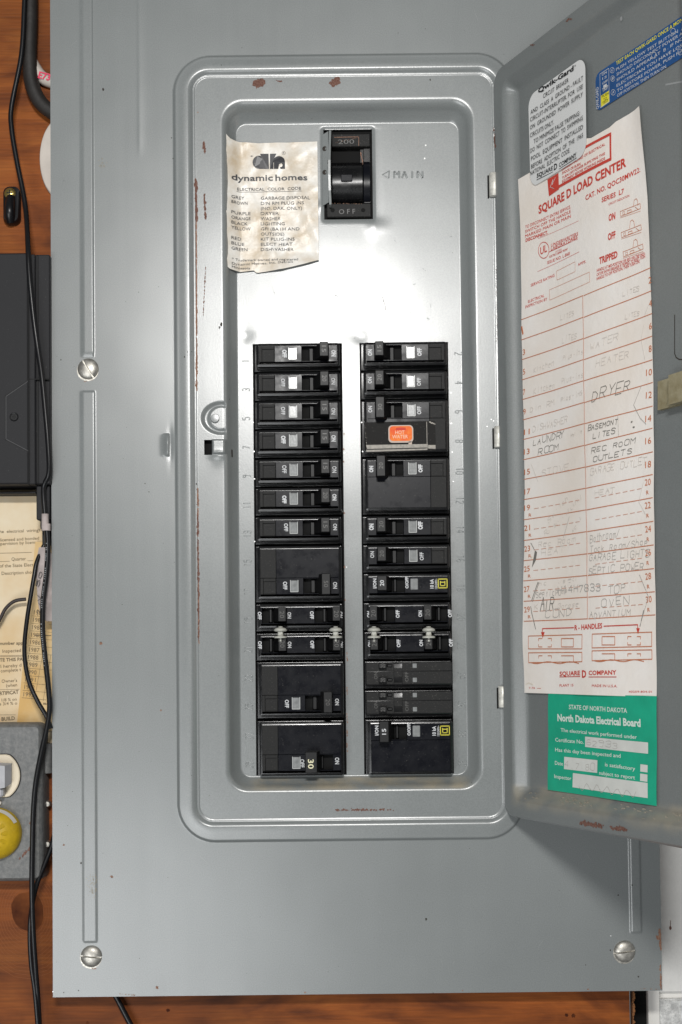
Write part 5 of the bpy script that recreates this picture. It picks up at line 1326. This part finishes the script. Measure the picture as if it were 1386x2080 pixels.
for s, a, b in (("CIRCUIT  BREAKER", (1110, 201), (1163, 168)), ("AND  CLASS  A  GROUND - FAULT", (1085, 234), (1194, 164)), ("CIRCUIT-INTERRUPTER. FOR  USE", (1084, 249), (1194, 181)), ("ON  GROUNDED  POWER  SUPPLY", (1084, 265), (1194, 197)), ("CIRCUITS ONLY.", (1084, 281), (1132, 253)),
    ("TO MINIMIZE FALSE TRIPPING:", (1091, 293), (1188, 235)), ("DO  NOT  CONNECT  TO  SWIMMING", (1084, 312), (1194, 245)), ("POOL  EQUIPMENT  INSTALLED", (1085, 328), (1194, 263)), ("BEFORE  ADOPTION  OF  THE  1965", (1085, 344), (1194, 280)), ("NATIONAL  ELECTRIC  CODE.", (1083, 358), (1166, 310))):
    T(s, a, b, 8.8)
T("SQUARE", (1096, 362), (1129, 346), 8.2, .02); T("D", (1131, 347), (1138, 344), 12, .03); T("COMPANY", (1142, 341), (1180, 319), 8.2, .02)
ribbon(mb, dw, [(1096, 366), (1129, 350)], 1.2, 1.5, seg=8); ribbon(mb, dw, [(1142, 344.5), (1180, 322)], 1.2, 1.5, seg=8)
mb.build('printed_text', M['black'], ws)
# ---- blue sticker
db = Door(-25.0, lambda t, z: 1.2)
bo = db.to(1290, 150); bs = empty('blue_sticker', 'blue test instruction sticker with yellow heading at the top right of the door', 'sticker', db.pos(*bo))
a = db.to(1212, 180)[0]; zt_ = (db.to(1222, 141)[1]+db.to(1386, 33)[1])/2; zb_ = (db.to(1216, 226)[1]+db.to(1386, 117)[1])/2
zt_ = db.to(1300, 92)[1]; zb_ = db.to(1300, 173)[1]
mb = MB(); P = rr(a, DW-40, zb_, zt_, 14, 5); mb.loft([[db.pos(x, z, 0) for x, z in P], [db.pos(x, z, .7) for x, z in P]]); mb.build('sticker_face', M['blue'], bs)
mb = MB(); T = lambda s, a, b, h, bd=.01, **k: text(mb, db, s, a, b, h, bd, off=1.1, **k)
def ext(a, b, k=1.): return b
for s, a, b in (("PUSH YELLOW TEST BUTTON  A .  THE BREAKER", (1254, 145), (1470, 10)), ("SHOULD DISCONNECT POWER AND RED SIGNAL", (1255, 155), (1460, 26)), ("SHOULD APPEAR AT  B . IF NOT, NOTIFY AN", (1255, 166), (1460, 37)), ("ELECTRICIAN YOU HAVE LOST PROTECTION.", (1255, 177.5), (1470, 44)), ("TO RESTORE POWER, PUSH HANDLE  C  TO", (1256, 188), (1450, 68)), ("OFF POSITION, THEN TURN ON.", (1256, 198), (1357, 137))):
    T(s, a, b, 6.2, .0)
T("QWIK-GARD", (1219, 220), (1218, 176), 5.2, .01)
ribbon(mb, db, [(1221, 151), (1239, 139), (1240, 206), (1222, 219)], 1., 1.1, closed=True)
T("ON", (1225, 155), (1235, 149), 5); T("15", (1226, 163), (1235, 158), 5, 0); T("OFF", (1226, 173), (1237, 166), 5); T("TRIP", (1226, 188), (1238, 180), 5); rect(mb, db, [(1228, 174), (1235, 170), (1235, 177), (1228, 181)], 1.1)
for (u, v, s) in ((1246, 143, 'C'), (1247, 160, 'B'), (1248, 188, 'A')):
    ribbon(mb, db, [(u+4.4*cos(k*pi/8), v+5.6*sin(k*pi/8)) for k in range(16)], .8, 1.1, closed=True); T(s, (u-2, v+3), (u+2, v+1.5), 5)
for (u, v) in ((1370, 64), (1331, 112.5), (1384, 106)): ribbon(mb, db, [(u+5*cos(k*pi/8), v+6*sin(k*pi/8)) for k in range(16)], .8, 1.1, closed=True)
mb.build('white_text', M['white'], bs)
mb = MB(); T("TEST EACH QWIK-GARD ONCE A MONTH", (1254, 133), (1400, 36), 7.4, .012); rect(mb, db, [(1223, 195), (1240, 184), (1240.5, 207), (1223.5, 219)], 1.0); mb.build('yellow_print', mat('bright_yellow_print', (.80, .72, .03), .5), bs)
mb = MB(); T("PUSH", (1225, 200), (1239, 192), 5.4); T("TO", (1228, 206), (1235, 202), 5.2); T("TEST", (1226, 213), (1238, 206), 5.2); mb.build('dark_print', M['black'], bs)
# ---- green certificate
dg = Door(-25.0, lambda t, z: 3.0+.9*sin(t*.02)+.5*sin(z*.05))
go = dg.to(1225, 1520); gs = empty('green_certificate', 'green state inspection certificate with white fields below the directory', 'certificate', dg.pos(*go))
mb = MB(); rect(mb, dg, [(1117, 1408), (1337, 1414), (1337, 1637), (1116, 1604)], 0, 0, 16); mb.build('paper_sheet', M['green'], gs, True)
mb = MB(); T = lambda s, a, b, h, bd=.012, **k: text(mb, dg, s, a, b, h, bd, off=.7, **k)
T("STATE OF NORTH DAKOTA", (1159, 1440), (1279, 1448), 9, .02); T("North Dakota Electrical Board", (1136, 1464), (1306, 1476), 14, .04); T("The electrical work performed under", (1142, 1486), (1298, 1501), 7.4); T("Certificate No.", (1131, 1506), (1188, 1511), 7.6)
T("Has this day been inspected and", (1131, 1526), (1265, 1539), 7.4); T("Date", (1131, 1553), (1147, 1555), 7.6); T("is satisfactory", (1233, 1556), (1295, 1565), 7.6); T("subject to report", (1221, 1573), (1295, 1583), 7.6); T("Inspector", (1130, 1580), (1164, 1585), 7.6)
mb.build('white_text', mat('pale_green_print', (.68, .80, .72), .6), gs)
mb = MB()
for P in ([(1191, 1496), (1320, 1508), (1320, 1531), (1191, 1517)], [(1149, 1537), (1217, 1544), (1217, 1570), (1149, 1562)], [(1305, 1552), (1319.5, 1554), (1319.5, 1569), (1305, 1567)], [(1305, 1571), (1319.5, 1573), (1319.5, 1588), (1305, 1586)], [(1167, 1570), (1320, 1590), (1320, 1621), (1166, 1599)]):
    rect(mb, dg, P, .6, 0, 4)
mb.build('write_in_field', M['boxwhite'], gs)
mb = MB(); hand(mb, dg, "62933", (1194, 1514), (1260, 1520), 11, .8, .4, off=1.); hand(mb, dg, "4.7.80", (1151, 1559), (1214, 1565), 13, .8, .4, off=1.); ribbon(mb, dg, [(1180+k*3.0, 1598+k*.36+9*sin(k*.9)*(.4+.6*abs(sin(k*.37)))) for k in range(40)], .9, 1.); mb.build('pencil_entry', M['pencil3'], gs)
S.cycles.use_denoising = True
